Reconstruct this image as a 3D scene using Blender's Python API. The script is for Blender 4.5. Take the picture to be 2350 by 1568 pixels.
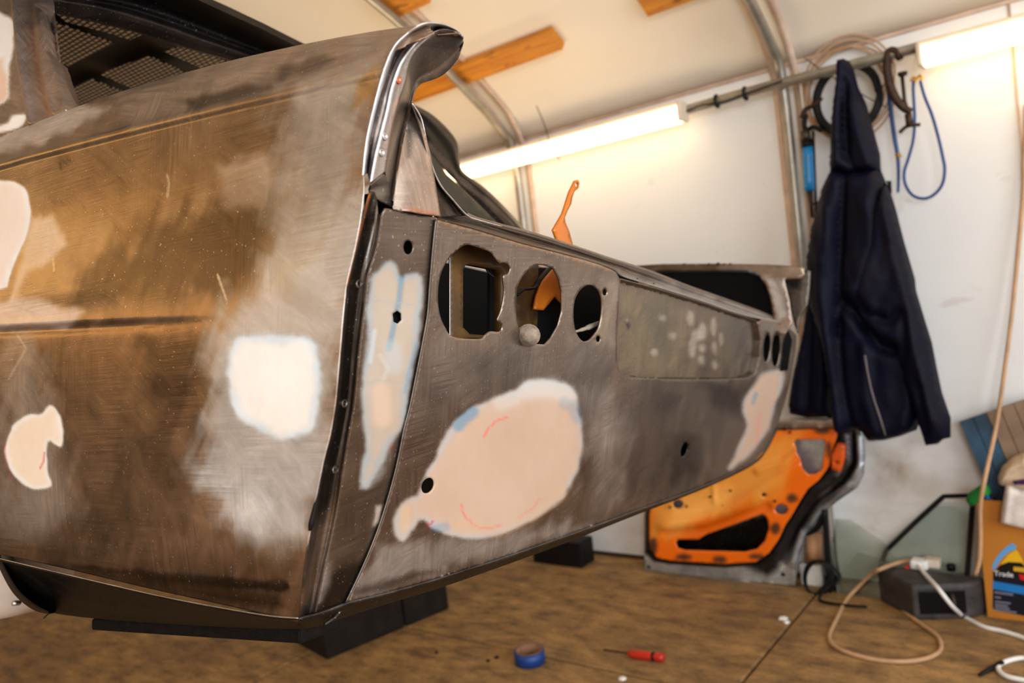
import bpy, bmesh, math, random
import numpy as np
from mathutils import Vector, Matrix
from mathutils.geometry import delaunay_2d_cdt

random.seed(7); RNG = np.random.RandomState(5)
for o in list(bpy.data.objects): bpy.data.objects.remove(o)
SC = bpy.context.scene; COL = SC.collection

# ------------------------------------------------------------------ camera
F0, CX, CY, EYE = 1800.0, 1175.0, 784.0, 1.05
def nrm(v):
    v = np.array(v, float); return v / np.linalg.norm(v)
_A = nrm((-2315, 206, F0))
UP = nrm(np.cross(_A, (1, -.12, 0)))
if UP[1] > 0: UP = -UP
XA = -_A; YA = nrm(np.cross(UP, XA))
R_W = np.array([XA, YA, UP])            # camera axes (x right, y down, z ahead) to world
if np.linalg.det(R_W) > 0: pass
cam_d = bpy.data.cameras.new('camera'); cam = bpy.data.objects.new('camera', cam_d); COL.objects.link(cam)
cam_d.sensor_width = 36; cam_d.lens = 36 * F0 / 2350
cam_d.clip_start = .02; cam_d.clip_end = 100
cam_d.dof.use_dof = True; cam_d.dof.focus_distance = .74; cam_d.dof.aperture_fstop = 6.0
cx_, cy_, cz_ = R_W @ np.array([1, 0, 0]), R_W @ np.array([0, -1, 0]), R_W @ np.array([0, 0, -1])
M = Matrix(((cx_[0], cy_[0], cz_[0], 0), (cx_[1], cy_[1], cz_[1], 0), (cx_[2], cy_[2], cz_[2], EYE), (0, 0, 0, 1)))
cam.matrix_world = M
SC.camera = cam

# ------------------------------------------------------------------ light
SC.view_settings.view_transform = 'Standard'; SC.view_settings.look = 'None'
SC.view_settings.exposure = 0.55; SC.view_settings.gamma = 1; SC.view_settings.use_curve_mapping = False
world = bpy.data.worlds.new('world'); SC.world = world; world.use_nodes = True
world.node_tree.nodes['Background'].inputs[0].default_value = (.62, .78, 1, 1)
world.node_tree.nodes['Background'].inputs[1].default_value = .25
def area(name, loc, target, sx, sy, power, col):
    l = bpy.data.lights.new(name, 'AREA'); l.shape = 'RECTANGLE'; l.size = sx; l.size_y = sy; l.energy = power; l.color = col
    o = bpy.data.objects.new(name, l); COL.objects.link(o); o.location = loc
    o.rotation_euler = (Vector(target) - Vector(loc)).to_track_quat('-Z', 'Y').to_euler(); return o
area('added_daylight_open_end', (3.3, .1, 1.45), (-1.2, .8, 1.1), 3.0, 2.0, 84, (.86, .93, 1))  # added unseen area light; the room's open end is assumed
area('added_daylight_side', (.9, -2.2, 1.6), (-.6, 1.2, 1.1), 2.4, .8, 66, (.93, .96, 1))  # unseen area light added to brighten the side panel and wall
area('added_warm_strip', (-2.9, -1.55, 1.98), (-1.2, .9, 1.1), 2.3, .12, 8, (1, .60, .2))  # unseen area light added for the golden reflection on the quarter panel
area('added_uplight_behind_body', (-2.0, 1.95, .95), (-1.7, 1.2, 3.0), .9, .5, 6.5, (1, .76, .48))  # uplight added out of view to brighten the ceiling
area('added_uplight_right', (1.3, .9, .5), (.2, 1.3, 3.0), .9, .6, 3, (1, .88, .74))  # second uplight put in for the roof

# ------------------------------------------------------------------ geometry helpers
def raysC(u, v): return np.stack([(np.asarray(u, float) - CX) / F0, (np.asarray(v, float) - CY) / F0, np.ones(np.shape(u))], -1)
def raysW(u, v): return raysC(u, v) @ R_W.T
def toW(d, t):
    P = d * t[..., None]; P[..., 2] += EYE; return P
def onY(y):
    def f(u, v):
        d = raysW(u, v); return toW(d, y / d[..., 1])
    return f
def onZ(z):
    def f(u, v):
        d = raysW(u, v); return toW(d, (z - EYE) / d[..., 2])
    return f
def onX(x):
    def f(u, v):
        d = raysW(u, v); return toW(d, x / d[..., 0])
    return f
def onPlane(P0, N):
    P0 = np.array(P0, float); N = np.array(N, float)
    def f(u, v):
        d = raysW(u, v); return toW(d, ((P0 - (0, 0, EYE)) @ N) / (d @ N))
    return f
def W1(f, u, v): return Vector(f(np.array([u]), np.array([v]))[0])
# car frame: p across the tail, q towards the nose, r up; origin at the eye
_G = nrm((-3025, 66, F0)); _L = nrm((1062, 94, F0)); _L = nrm(_L - _G * (_L @ _G))
_U = nrm(np.cross(_G, _L));
if _U[1] > 0: _U = -_U
R_C = np.array([_L, _G, _U])            # camera axes -> car
C2W = R_W @ R_C.T
def car(P):
    P = np.asarray(P, float) @ C2W.T; P = P.copy(); P[..., 2] += EYE; return P
def raysK(u, v): return raysC(u, v) @ R_C.T
def proj_car(P):
    c = np.asarray(P, float) @ R_C; return CX + F0 * c[..., 0] / c[..., 2], CY + F0 * c[..., 1] / c[..., 2]
def cK(axis, val):                        # car-frame plane p, q or r = val (val may be f(u, v))
    def f(u, v):
        d = raysK(u, v); w = val(u, v) if callable(val) else val
        return d * (w / d[..., axis])[..., None]
    return f

def spline(pts, n, closed=False):
    pts = np.array(pts, float); m = len(pts)
    if closed: idx = lambda i: pts[i % m]; segs = m
    else: idx = lambda i: pts[min(max(i, 0), m - 1)]; segs = m - 1
    fine = []
    for i in range(segs):
        a, b, c, d = idx(i - 1), idx(i), idx(i + 1), idx(i + 2)
        for k in range(12):
            t = k / 12; fine.append(.5 * ((2 * b) + (-a + c) * t + (2 * a - 5 * b + 4 * c - d) * t * t + (-a + 3 * b - 3 * c + d) * t ** 3))
    fine.append(idx(0) if closed else pts[-1]); fine = np.array(fine)
    return resample(fine, n)
def resample(fine, n):
    fine = np.array(fine, float)
    s = np.r_[0, np.cumsum(np.linalg.norm(np.diff(fine, axis=0), axis=1))]
    t = np.linspace(0, s[-1], n); return np.stack([np.interp(t, s, fine[:, k]) for k in range(fine.shape[1])], -1)

def sdf(poly, U, V):                      # signed distance, positive inside
    poly = np.array(poly, float); d = np.full(U.shape, 1e18); ins = np.zeros(U.shape, bool)
    for i in range(len(poly)):
        a = poly[i]; b = poly[(i + 1) % len(poly)]; e = b - a
        t = np.clip(((U - a[0]) * e[0] + (V - a[1]) * e[1]) / max(e @ e, 1e-9), 0, 1)
        d = np.minimum(d, (U - a[0] - t * e[0]) ** 2 + (V - a[1] - t * e[1]) ** 2)
        c = ((a[1] > V) != (b[1] > V)); ee = e[1] if abs(e[1]) > 1e-12 else 1e-12
        ins ^= c & (U < e[0] * (V - a[1]) / ee + a[0])
    d = np.sqrt(d); return np.where(ins, d, -d)
def dline(pts, U, V):
    pts = np.array(pts, float); d = np.full(U.shape, 1e18)
    for a, b in zip(pts[:-1], pts[1:]):
        e = b - a; t = np.clip(((U - a[0]) * e[0] + (V - a[1]) * e[1]) / max(e @ e, 1e-9), 0, 1)
        d = np.minimum(d, (U - a[0] - t * e[0]) ** 2 + (V - a[1] - t * e[1]) ** 2)
    return np.sqrt(d)
_lat = RNG.rand(64, 64)
def vnoise(U, V):
    def lv(a, b): return _lat[a.astype(int) % 64, b.astype(int) % 64]
    fu, fv = np.floor(U), np.floor(V); du, dv = U - fu, V - fv
    du = du * du * (3 - 2 * du); dv = dv * dv * (3 - 2 * dv)
    return (lv(fu, fv) * (1 - du) + lv(fu + 1, fv) * du) * (1 - dv) + (lv(fu, fv + 1) * (1 - du) + lv(fu + 1, fv + 1) * du) * dv
def fbm(U, V, s, sx=1, sy=1, o=4):
    r = 0; a = .5
    for k in range(o): r = r + a * vnoise(U / (s * sx) * 2 ** k + 17 * k + 100, V / (s * sy) * 2 ** k + 31 * k + 100); a /= 2
    return r / (1 - .5 ** o)
def sst(x, a, b): t = np.clip((x - a) / (b - a), 0, 1); return t * t * (3 - 2 * t)

def C(r, g, b):
    f = lambda c: (c / 255 / 12.92) if c <= 10 else ((c / 255 + .055) / 1.055) ** 2.4
    return (f(r), f(g), f(b), 1)

ORIG = {}
def empty(name, loc, label=None, cat=None, group=None):
    o = bpy.data.objects.new(name, None); COL.objects.link(o); o.location = loc; o.empty_display_size = .05
    ORIG[o.name] = Vector(loc); tag(o, label, cat, group); return o
def tag(o, label=None, cat=None, group=None, kind=None):
    if label: o['label'] = label
    if cat: o['category'] = cat
    if group: o['group'] = group
    if kind: o['kind'] = kind
    return o
def obj(name, V, Fc, mat, parent=None, smooth=True, origin=None, thick=0, off=0, uv=None, cols=None, fill=None, bevel=0):
    V = np.asarray(V, float)
    og = Vector(origin) if origin is not None else (ORIG[parent.name] if parent else Vector(V.mean(0)))
    me = bpy.data.meshes.new(name); me.from_pydata([tuple(x) for x in (V - np.array(og))], [], [tuple(int(i) for i in f) for f in Fc])
    me.update()
    if smooth: me.polygons.foreach_set('use_smooth', [True] * len(me.polygons))
    if cols is not None:
        a = me.color_attributes.new('tone', 'FLOAT_COLOR', 'POINT'); cc = np.c_[cols, np.ones(len(cols)) if fill is None else fill]
        a.data.foreach_set('color', cc.astype(np.float32).ravel())
    o = bpy.data.objects.new(name, me); COL.objects.link(o)
    me.materials.append(mat)
    ORIG[o.name] = og
    if parent:
        o.parent = parent; o.location = og - ORIG[parent.name]
    else: o.location = og
    if bevel:
        m = o.modifiers.new('bevel', 'BEVEL'); m.width = bevel; m.segments = 2; m.limit_method = 'ANGLE'
    if thick:
        m = o.modifiers.new('thickness', 'SOLIDIFY'); m.thickness = thick; m.offset = off
    return o

def loft(rows, closed=False, cap=False):
    n = len(rows[0]); V = np.concatenate(rows); Fc = []
    for i in range(len(rows) - 1):
        for j in range(n if closed else n - 1):
            k = (j + 1) % n; Fc.append((i * n + j, i * n + k, (i + 1) * n + k, (i + 1) * n + j))
    if cap: Fc += [tuple(range(n))[::-1], tuple(range((len(rows) - 1) * n, len(rows) * n))]
    return V, Fc
class MB:
    def __init__(s): s.V = []; s.F = []
    def add(s, V, Fc):
        o = sum(len(v) for v in s.V); s.V.append(np.asarray(V, float)); s.F += [tuple(i + o for i in f) for f in Fc]; return s
    def box(s, c, d, rot=None):
        x, y, z = [k / 2 for k in d]
        V = np.array([(a * x, b * y, e * z) for a in (-1, 1) for b in (-1, 1) for e in (-1, 1)])
        if rot is not None: V = V @ np.array(rot).T
        return s.add(V + np.array(c), [(0, 1, 3, 2), (4, 6, 7, 5), (0, 4, 5, 1), (2, 3, 7, 6), (0, 2, 6, 4), (1, 5, 7, 3)])
    def tube(s, path, r, n=10, cap=True, closed=False, flat=None):
        P = np.array(path, float); m = len(P); T = np.gradient(P, axis=0)
        if closed: T = np.roll(P, -1, 0) - np.roll(P, 1, 0)
        T /= np.linalg.norm(T, axis=1)[:, None] + 1e-12
        a = np.array([0, 0, 1.]) if abs(T[0][2]) < .9 else np.array([1., 0, 0]); rows = []
        N = np.cross(T[0], a); N /= np.linalg.norm(N)
        rr = np.broadcast_to(r, (m,)); ang = np.arange(n) / n * 2 * math.pi
        for i in range(m):
            N = N - T[i] * (N @ T[i]); N /= np.linalg.norm(N); B = np.cross(T[i], N)
            rows.append(P[i] + rr[i] * (np.cos(ang)[:, None] * N + np.sin(ang)[:, None] * B * (flat or 1)))
        if closed: rows.append(rows[0])
        V, Fc = loft(rows, closed=True, cap=cap and not closed); return s.add(V, Fc)
    def lathe(s, c, axis, prof, n=32, closed=False):
        ax = nrm(axis); a = np.array([1., 0, 0]) if abs(ax[0]) < .9 else np.array([0, 1., 0]); N = nrm(np.cross(ax, a)); B = np.cross(ax, N)
        ang = np.arange(n) / n * 2 * math.pi
        rows = [np.array(c) + ax * h + r * (np.cos(ang)[:, None] * N + np.sin(ang)[:, None] * B) for r, h in prof]
        if closed: rows.append(rows[0])
        V, Fc = loft(rows, closed=True, cap=not closed); return s.add(V, Fc)
    def build(s, name, mat, parent=None, **k):
        return obj(name, np.concatenate(s.V), s.F, mat, parent, **k)

def inpts(poly, sp, holes=()):
    poly = np.array(poly, float); lo, hi = poly.min(0), poly.max(0)
    gx, gy = np.arange(lo[0], hi[0], sp), np.arange(lo[1], hi[1], sp * .87)
    U, V = np.meshgrid(gx, gy); U = U + (np.arange(len(gy)) % 2)[:, None] * sp / 2
    U, V = U.ravel(), V.ravel(); ok = sdf(poly, U, V) > sp * .45
    for h in holes: ok &= sdf(h, U, V) < -sp * .35
    return np.stack([U[ok], V[ok]], -1)
def dens(poly, sp):
    poly = np.array(poly, float); out = []
    for a, b in zip(poly, np.roll(poly, -1, 0)):
        n = max(1, int(round(np.linalg.norm(b - a) / sp)))
        for k in range(n): out.append(a + (b - a) * k / n)
    return np.array(out)
def triang(outline, holes, sp, hsp=None):
    loops = [dens(outline, sp)] + [dens(h, hsp or sp * .7) for h in holes]
    pts = np.concatenate(loops + [inpts(outline, sp, holes)]); ed = []; k = 0
    for l in loops:
        n = len(l); ed += [(k + i, k + (i + 1) % n) for i in range(n)]; k += n
    r = delaunay_2d_cdt([Vector(p) for p in pts], ed, [], 0, 1e-4)
    P = np.array([tuple(v) for v in r[0]]); T = np.array([f for f in r[2] if len(f) == 3])
    c = P[T].mean(1); ok = sdf(outline, c[:, 0], c[:, 1]) > 0
    for h in holes: ok &= sdf(h, c[:, 0], c[:, 1]) < 0
    T = T[ok]; a, b, d = P[T[:, 0]], P[T[:, 1]], P[T[:, 2]]
    cr = (b[:, 0] - a[:, 0]) * (d[:, 1] - a[:, 1]) - (b[:, 1] - a[:, 1]) * (d[:, 0] - a[:, 0])
    T[cr > 0] = T[cr > 0][:, ::-1]      # faces the eye
    return P, T
def sheet(name, outline, unproj, mat, parent=None, holes=(), sp=12, hsp=None, disp=None, ndir=None, thick=.001, off=1, paint=None, incar=False, **k):
    P, T = triang(outline, holes, sp, hsp); X = unproj(P[:, 0], P[:, 1])
    if disp is not None: X = X + np.array(ndir) * disp(P[:, 0], P[:, 1])[:, None]
    if incar: X = car(X)
    cols = fill = None
    if paint: cols, fill = paint(P[:, 0], P[:, 1])
    return obj(name, X, T, mat, parent, thick=thick, off=-off, cols=cols, fill=fill, **k)
def puff(name, outline, unproj, ndir, thick, mat, parent=None, sp=9, folds=(), back=.35, edge=30, paint=None, wob=0, **k):
    P, T = triang(outline, [], sp); U, V = P[:, 0], P[:, 1]; d = np.clip(sdf(outline, U, V), 0, None); X = unproj(U, V)
    b = np.sqrt(np.clip(1 - (1 - np.clip(d / edge, 0, 1)) ** 2, 0, 1)); nd = np.array(ndir, float)
    h = thick * b
    for pts, wd, am in folds: h = h + am * np.exp(-(dline(pts, U, V) / wd) ** 2) * b
    if wob: h = h + wob * (fbm(U, V, 50, .6, 1.6) - .5) * b
    front = X + nd * h[:, None]; bk = X - nd * (thick * back * b)[:, None]; isb = d < .01
    n = len(P); mp = np.arange(n) + n; mp[isb] = np.arange(n)[isb]
    T2 = mp[T][:, ::-1]
    cols = fill = None
    if paint: cols, fill = paint(U, V); cols = np.r_[cols, cols]; fill = np.r_[fill, fill]
    return obj(name, np.r_[front, bk], list(T) + list(T2), mat, parent, cols=cols, fill=fill, **k)

# ------------------------------------------------------------------ materials
class NT:
    def __init__(s, name):
        s.m = bpy.data.materials.new(name); s.m.use_nodes = True; s.t = s.m.node_tree; s.b = s.t.nodes['Principled BSDF']
        s.co = s.t.nodes.new('ShaderNodeTexCoord').outputs['Object']
    def n(s, ty, **k):
        nd = s.t.nodes.new(ty)
        for a, b in k.items():
            if a.startswith('i_'):
                key = a[2:]; key = int(key) if key.isdigit() else key.replace('_', ' '); s.set(nd.inputs[key], b)
            else: setattr(nd, a, b)
        return nd
    def set(s, inp, v):
        if isinstance(v, bpy.types.NodeSocket): s.t.links.new(v, inp)
        else: inp.default_value = v
    def math(s, op, a, b=0, c=0, clamp=False):
        nd = s.n('ShaderNodeMath', operation=op, use_clamp=clamp); s.set(nd.inputs[0], a); s.set(nd.inputs[1], b); s.set(nd.inputs[2], c); return nd.outputs[0]
    def mix(s, f, a, b, bt='MIX'):
        nd = s.n('ShaderNodeMix', data_type='RGBA', blend_type=bt); s.set(nd.inputs[0], f); s.set(nd.inputs[6], a); s.set(nd.inputs[7], b); return nd.outputs[2]
    def map(s, sc=(1, 1, 1), rot=(0, 0, 0), src=None):
        nd = s.n('ShaderNodeMapping'); s.set(nd.inputs[0], src or s.co); nd.inputs['Rotation'].default_value = rot; nd.inputs['Scale'].default_value = sc; return nd.outputs[0]
    def noise(s, scale, vec=None, detail=4, rough=.55, dist=0):
        nd = s.n('ShaderNodeTexNoise'); s.set(nd.inputs['Vector'], vec or s.co); nd.inputs['Scale'].default_value = scale; nd.inputs['Detail'].default_value = detail
        nd.inputs['Roughness'].default_value = rough; nd.inputs['Distortion'].default_value = dist; return nd.outputs[0]
    def ramp(s, f, stops):
        nd = s.n('ShaderNodeValToRGB'); s.set(nd.inputs[0], f); e = nd.color_ramp.elements
        while len(e) < len(stops): e.new(.5)
        for k, (p, c) in zip(e, stops): k.position = p; k.color = c if len(c) == 4 else (*c, 1)
        return nd.outputs[0]
    def rng(s, f, a, b, c, d):
        nd = s.n('ShaderNodeMapRange'); s.set(nd.inputs[0], f)
        for i, v in enumerate((a, b, c, d)): nd.inputs[i + 1].default_value = v
        return nd.outputs[0]
    def out(s, col=None, rough=None, metal=None, bump=None, bs=.2, bd=.01, **k):
        if col is not None: s.set(s.b.inputs['Base Color'], col)
        if rough is not None: s.set(s.b.inputs['Roughness'], rough)
        if metal is not None: s.set(s.b.inputs['Metallic'], metal)
        if bump is not None:
            b = s.n('ShaderNodeBump'); b.inputs['Strength'].default_value = bs; b.inputs['Distance'].default_value = bd; s.set(b.inputs['Height'], bump); s.t.links.new(b.outputs[0], s.b.inputs['Normal'])
        for a, v in k.items(): s.set(s.b.inputs[a.replace('_', ' ')], v)
        return s.m
def gray(v): return (v, v, v, 1)

def plain(name, col, rough=.5, metal=0, var=.12, sc=20, bump=.05, **k):
    t = NT(name); nz = t.noise(sc); d = tuple(c * (1 - var * 2) for c in col[:3]) + (1,); l = tuple(min(1, c * (1 + var)) for c in col[:3]) + (1,)
    
    if max(col[:3]) < .04: k.setdefault('Specular_IOR_Level', .2)
    return t.out(t.ramp(nz, [(.3, d), (.7, l)]), t.rng(nz, 0, 1, max(.03, rough - .08), min(1, rough + .08)), metal, t.noise(sc * 6), bump, .002, **k)

def metal_mat(name, tone=None, rough=.36, brush=(0, 0, 0)):
    """bare sanded steel; vertex layer 'tone' = colour of steel / filler, alpha = how much is filler"""
    t = NT(name)
    if tone is None:
        at = t.n('ShaderNodeVertexColor', layer_name='tone'); col, fil = at.outputs[0], at.outputs[1]
    else: col, fil = tone, 0.0
    s1 = t.noise(1, t.map((430, 13, 13), brush), 4, .7)
    s2 = t.noise(1, t.map((14, 14, 400), (brush[0] + .5, .35, .6)), 4, .7)
    s3 = t.noise(1, t.map((12, 330, 14), (.2, .9, 1.1)), 4, .7)
    msk = t.noise(9, detail=3); m2 = t.noise(23, detail=2)
    st = t.mix(t.rng(msk, .42, .58, 0, 1), s1, s2); st = t.mix(t.rng(m2, .45, .6, 0, 1), st, s3)
    stv = t.n('ShaderNodeSeparateColor', i_0=st).outputs[0]
    cloud = t.noise(14, detail=6, rough=.65, dist=.6)
    nf = t.math('SUBTRACT', 1, fil)
    k = t.math('MULTIPLY', t.rng(stv, .32, .68, .8, 1.32), t.rng(cloud, .32, .68, .72, 1.22))
    kk = t.n('ShaderNodeCombineColor', i_0=k, i_1=k, i_2=k).outputs[0]
    c1 = t.mix(nf, col, t.mix(1.0, col, kk, 'MULTIPLY'))
    spk = t.math('GREATER_THAN', t.noise(420, detail=1), .735)
    c1 = t.mix(t.math('MULTIPLY', spk, t.math('MULTIPLY', nf, .45)), c1, (.75, .74, .72, 1))
    rg = t.math('ADD', t.math('MULTIPLY', fil, .3), t.math('ADD', t.rng(cloud, .25, .75, rough - .04, rough + .09), t.rng(stv, .3, .7, -.05, .07)))
    bp = t.math('ADD', t.math('MULTIPLY', stv, nf), t.math('MULTIPLY', t.noise(11, detail=2), 1.0))
    return t.out(c1, rg, t.math('MULTIPLY', nf, .86), bp, .22, .0012)

STEEL = metal_mat('sanded_steel', None, .34)
STEEL_MID = metal_mat('dark_sanded_steel', C(120, 108, 98), .4)
STEEL_LT = metal_mat('bright_sanded_steel', C(186, 180, 176), .3)
STEEL_DK = metal_mat('blackened_steel', C(62, 54, 48), .42)
BLACKSTEEL = plain('dark_primed_steel', C(26, 22, 20), .45, .4, .3, 40)
UNDER = plain('underseal', C(26, 21, 17), .5, .2, .3, 60, .4)
VOID = plain('cavity_shade', C(5, 4, 4), .9)  # near-black colour stands in for shade inside holes and cavities
BROWN = plain('old_ochre_paint_inside', C(92, 62, 20), .5, 0, .3, 30)
ORANGE = plain('orange_paint', C(214, 116, 26), .35, 0, .1, 12)
WHITEP = plain('white_plastic', C(232, 230, 226), .4, 0, .04)
BLACKP = plain('black_plastic', C(15, 14, 14), .45, 0, .2, 30)
RUST = plain('rusty_iron', C(70, 52, 42), .6, .6, .3, 60, .3)
ZINC = plain('galvanised_tube', C(168, 162, 150), .38, .75, .15, 15)
NAVY = plain('navy_nylon', C(17, 20, 44), .62, 0, .25, 14, .25, Sheen_Weight=.25)
TAN = plain('tan_rubber_cord', C(190, 150, 112), .6, 0, .1)
BLUECORD = plain('blue_cord', C(26, 68, 128), .45, 0, .15, 80)


# ================================================================== THE ROOM
WY = 2.708; XL, XR, YN = -5.2, 3.4, -2.3
PROF = [(2.708, 1.75), (2.62, 1.845), (2.5, 1.93), (2.33, 2.035), (2.2, 2.11), (2.05, 2.185), (1.8, 2.28), (1.4, 2.39), (.9, 2.47), (.4, 2.5), (0, 2.49), (-.5, 2.45), (-1.0, 2.36), (-1.5, 2.2), (-1.9, 2.0), (-2.3, 1.75)]
def struct(o): tag(o, kind='structure'); return o
t = NT('concrete'); big = t.noise(1.6, detail=5, rough=.6); mid = t.noise(9, t.map((1, 2.2, 1)), 6, .7); fine = t.noise(70, detail=3)
c = t.mix(t.rng(mid, .35, .65, 0, 1), C(104, 78, 46), C(178, 138, 82)); c = t.mix(t.math('MULTIPLY', t.rng(big, .45, .7, 0, 1), .55), c, C(92, 68, 46))
c = t.mix(t.math('MULTIPLY', t.rng(fine, .55, .72, 0, 1), .5), c, C(84, 62, 40)); c = t.mix(t.rng(t.noise(5, detail=6, rough=.8), .66, .72, 0, .6), c, C(214, 200, 182))
CONC = t.out(c, .75, 0, t.math('ADD', mid, fine), .35, .004)
t = NT('white_foam_board'); nz = t.noise(1.3, detail=5); st = t.noise(3.2, t.map((1, 1, 2.2)), 6, .7)
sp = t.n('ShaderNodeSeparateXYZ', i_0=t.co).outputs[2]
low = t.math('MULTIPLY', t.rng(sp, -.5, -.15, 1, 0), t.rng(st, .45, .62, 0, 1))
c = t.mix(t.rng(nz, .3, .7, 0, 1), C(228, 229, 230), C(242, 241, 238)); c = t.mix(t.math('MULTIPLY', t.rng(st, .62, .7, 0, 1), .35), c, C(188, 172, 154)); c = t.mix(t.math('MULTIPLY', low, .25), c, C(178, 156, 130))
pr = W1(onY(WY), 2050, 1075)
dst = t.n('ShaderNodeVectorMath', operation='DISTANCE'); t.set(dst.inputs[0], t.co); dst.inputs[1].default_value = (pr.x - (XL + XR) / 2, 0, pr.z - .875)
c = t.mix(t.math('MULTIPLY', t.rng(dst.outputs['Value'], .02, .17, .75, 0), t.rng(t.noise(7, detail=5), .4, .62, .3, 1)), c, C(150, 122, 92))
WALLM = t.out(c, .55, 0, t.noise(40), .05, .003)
t = NT('cream_roof_board'); nz = t.noise(1.1, detail=4)
ROOFM = t.out(t.ramp(nz, [(.3, C(234, 222, 204)), (.7, C(244, 236, 222))]), .6, 0, t.noise(30), .05, .003)
TRIMM = plain('rusty_board_edge', C(214, 186, 164), .7, 0, .14, 14, .2)
# floor slabs with open joints
m = MB(); xs = [-5.2, -3.6, -2.2, -.856, .55, 1.95, 3.4]; ys = [-2.3, -.9, .48, 1.832, 2.83]
for a, b in zip(xs[:-1], xs[1:]):
    for c_, d_ in zip(ys[:-1], ys[1:]): m.box(((a + b) / 2, (c_ + d_) / 2, -.05), (b - a - .009, d_ - c_ - .009, .1))
struct(m.build('floor', CONC, smooth=False, origin=(0, 0, 0), bevel=.004))
struct(MB().box((-.9, .26, -.13), (8.8, 5.3, .1)).build('floor_base', plain('joint_dirt', C(40, 28, 18), .9), smooth=False, origin=(0, 0, -.13)))
# walls
struct(MB().box(((XL + XR) / 2, WY + .03, .875), (XR - XL, .06, 1.75)).build('wall_back', WALLM, smooth=False, origin=((XL + XR) / 2, WY, .875)))
t = NT('dim_painted_blocks'); DIMW = t.out(t.ramp(t.noise(2), [(.3, C(200, 194, 186)), (.7, C(226, 222, 214))]), .7)
struct(MB().box(((XL + XR) / 2, YN - .03, .875), (XR - XL, .06, 1.75)).build('wall_front', DIMW, smooth=False))
struct(MB().box((XL - .03, .2, 1.3), (.06, 5.1, 2.6)).build('wall_left', DIMW, smooth=False))
# roof: curved boards
pf = spline([(y, z) for y, z in PROF], 70)
rows = [np.stack([np.full(70, x), pf[:, 0], pf[:, 1]], -1) for x in np.linspace(XL, XR, 8)]
V, Fc = loft(rows); struct(obj('ceiling', V, Fc, ROOFM, thick=.03, off=1, origin=(0, 0, 2)))
# hoops (steel tubes) with the boards' rusty edges behind them
HX = [-3.05, -1.935, -.818, .3, 1.42, 2.54]
for i, hx in enumerate(HX):
    mb = MB()
    yz = [(WY - .004, .5 if i == 2 else 0), (WY - .004, 1.0), (WY - .004, 1.7)] + [(y - .004, z - .004) for y, z in PROF[1:-1]] + [(YN + .004, 1.7), (YN + .004, 0)]
    for w in (-1, 1):
        c_ = [(hx + w * .034, y, z) for y, z in resample(yz, 90)]
        P = np.array(c_); dx = np.array([.013, 0, 0]); V, Fc = loft([P - dx, P + dx]); mb.add(V, Fc)
    struct(mb.build('trim_%d' % (i + 1), TRIMM, thick=.004, off=0, origin=(hx, WY, 0)))
struct(MB().box((-.185, WY - .002, .875), (.006, .006, 1.74)).build('trim_8', TRIMM, origin=(-.185, WY, 0)))
for i, (z_) in enumerate((1.75,)):
    struct(MB().box((-.9, WY - .004, z_), (8.6, .008, .012)).build('trim_7', TRIMM, origin=(-.9, WY, z_)))
struct(MB().box((-.9, WY - .006, .006), (8.6, .012, .014)).build('baseboard_back', plain('dark_wall_foot', C(60, 40, 26), .8), origin=(-.9, WY, 0)))

labels = {1: 'galvanised hoop tube passing behind the long lamp, left of the orange bracket', 2: 'galvanised hoop tube running up the wall beside the grease gun and hanging jacket'}
for i in (1, 2):
    hx = HX[i]; dy = -.045
    yz = [(WY + dy, 0.0), (WY + dy, 1.0), (WY + dy, 1.66)] + [(y - .04, z - .052) for y, z in PROF[1:-1]] + [(YN + .05, 1.66), (YN + .05, 0)]
    p = [(hx, y, z) for y, z in spline(yz, 110)]
    o = MB().tube(p, .0165, 14).build('hoop_tube', ZINC, origin=(hx, WY + dy, 0)); tag(o, labels[i], 'roof hoop', 'roof hoops')
# horizontal rail
RZ = 1.672; p = spline([(-2.6, WY - .085, RZ - .005), (-1.3, WY - .085, RZ), (-.9, WY - .09, RZ + .004), (-.5, WY - .085, RZ), (.2, WY - .08, RZ)], 60)
tag(MB().tube(p, .0165, 14).build('wall_rail', ZINC), 'horizontal galvanised steel rail along the wall, carrying the lamps and hanging gear', 'rail')
wp = spline([(-1.16, WY - .105, RZ - .012), (-1.08, WY - .108, RZ - .002), (-1.0, WY - .108, RZ - .014), (-.92, WY - .11, RZ - .004), (-.80, WY - .112, RZ + .004)], 50)
CBL = empty('lamp_cable', (-1.0, WY - .105, RZ), 'thin black cable tied along the rail between long lamp and hoop tube', 'cable')
MB().tube(wp, .0032, 8).build('cable', plain('black_cable_skin', C(34, 30, 28), .5), CBL)
for x_ in (-1.03, -.93): MB().tube([(x_, WY - .096, RZ), (x_ + .006, WY - .096, RZ)], .024, 16).build('cable_tie', plain('black_tie', C(20, 20, 20), .5), CBL)
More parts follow.
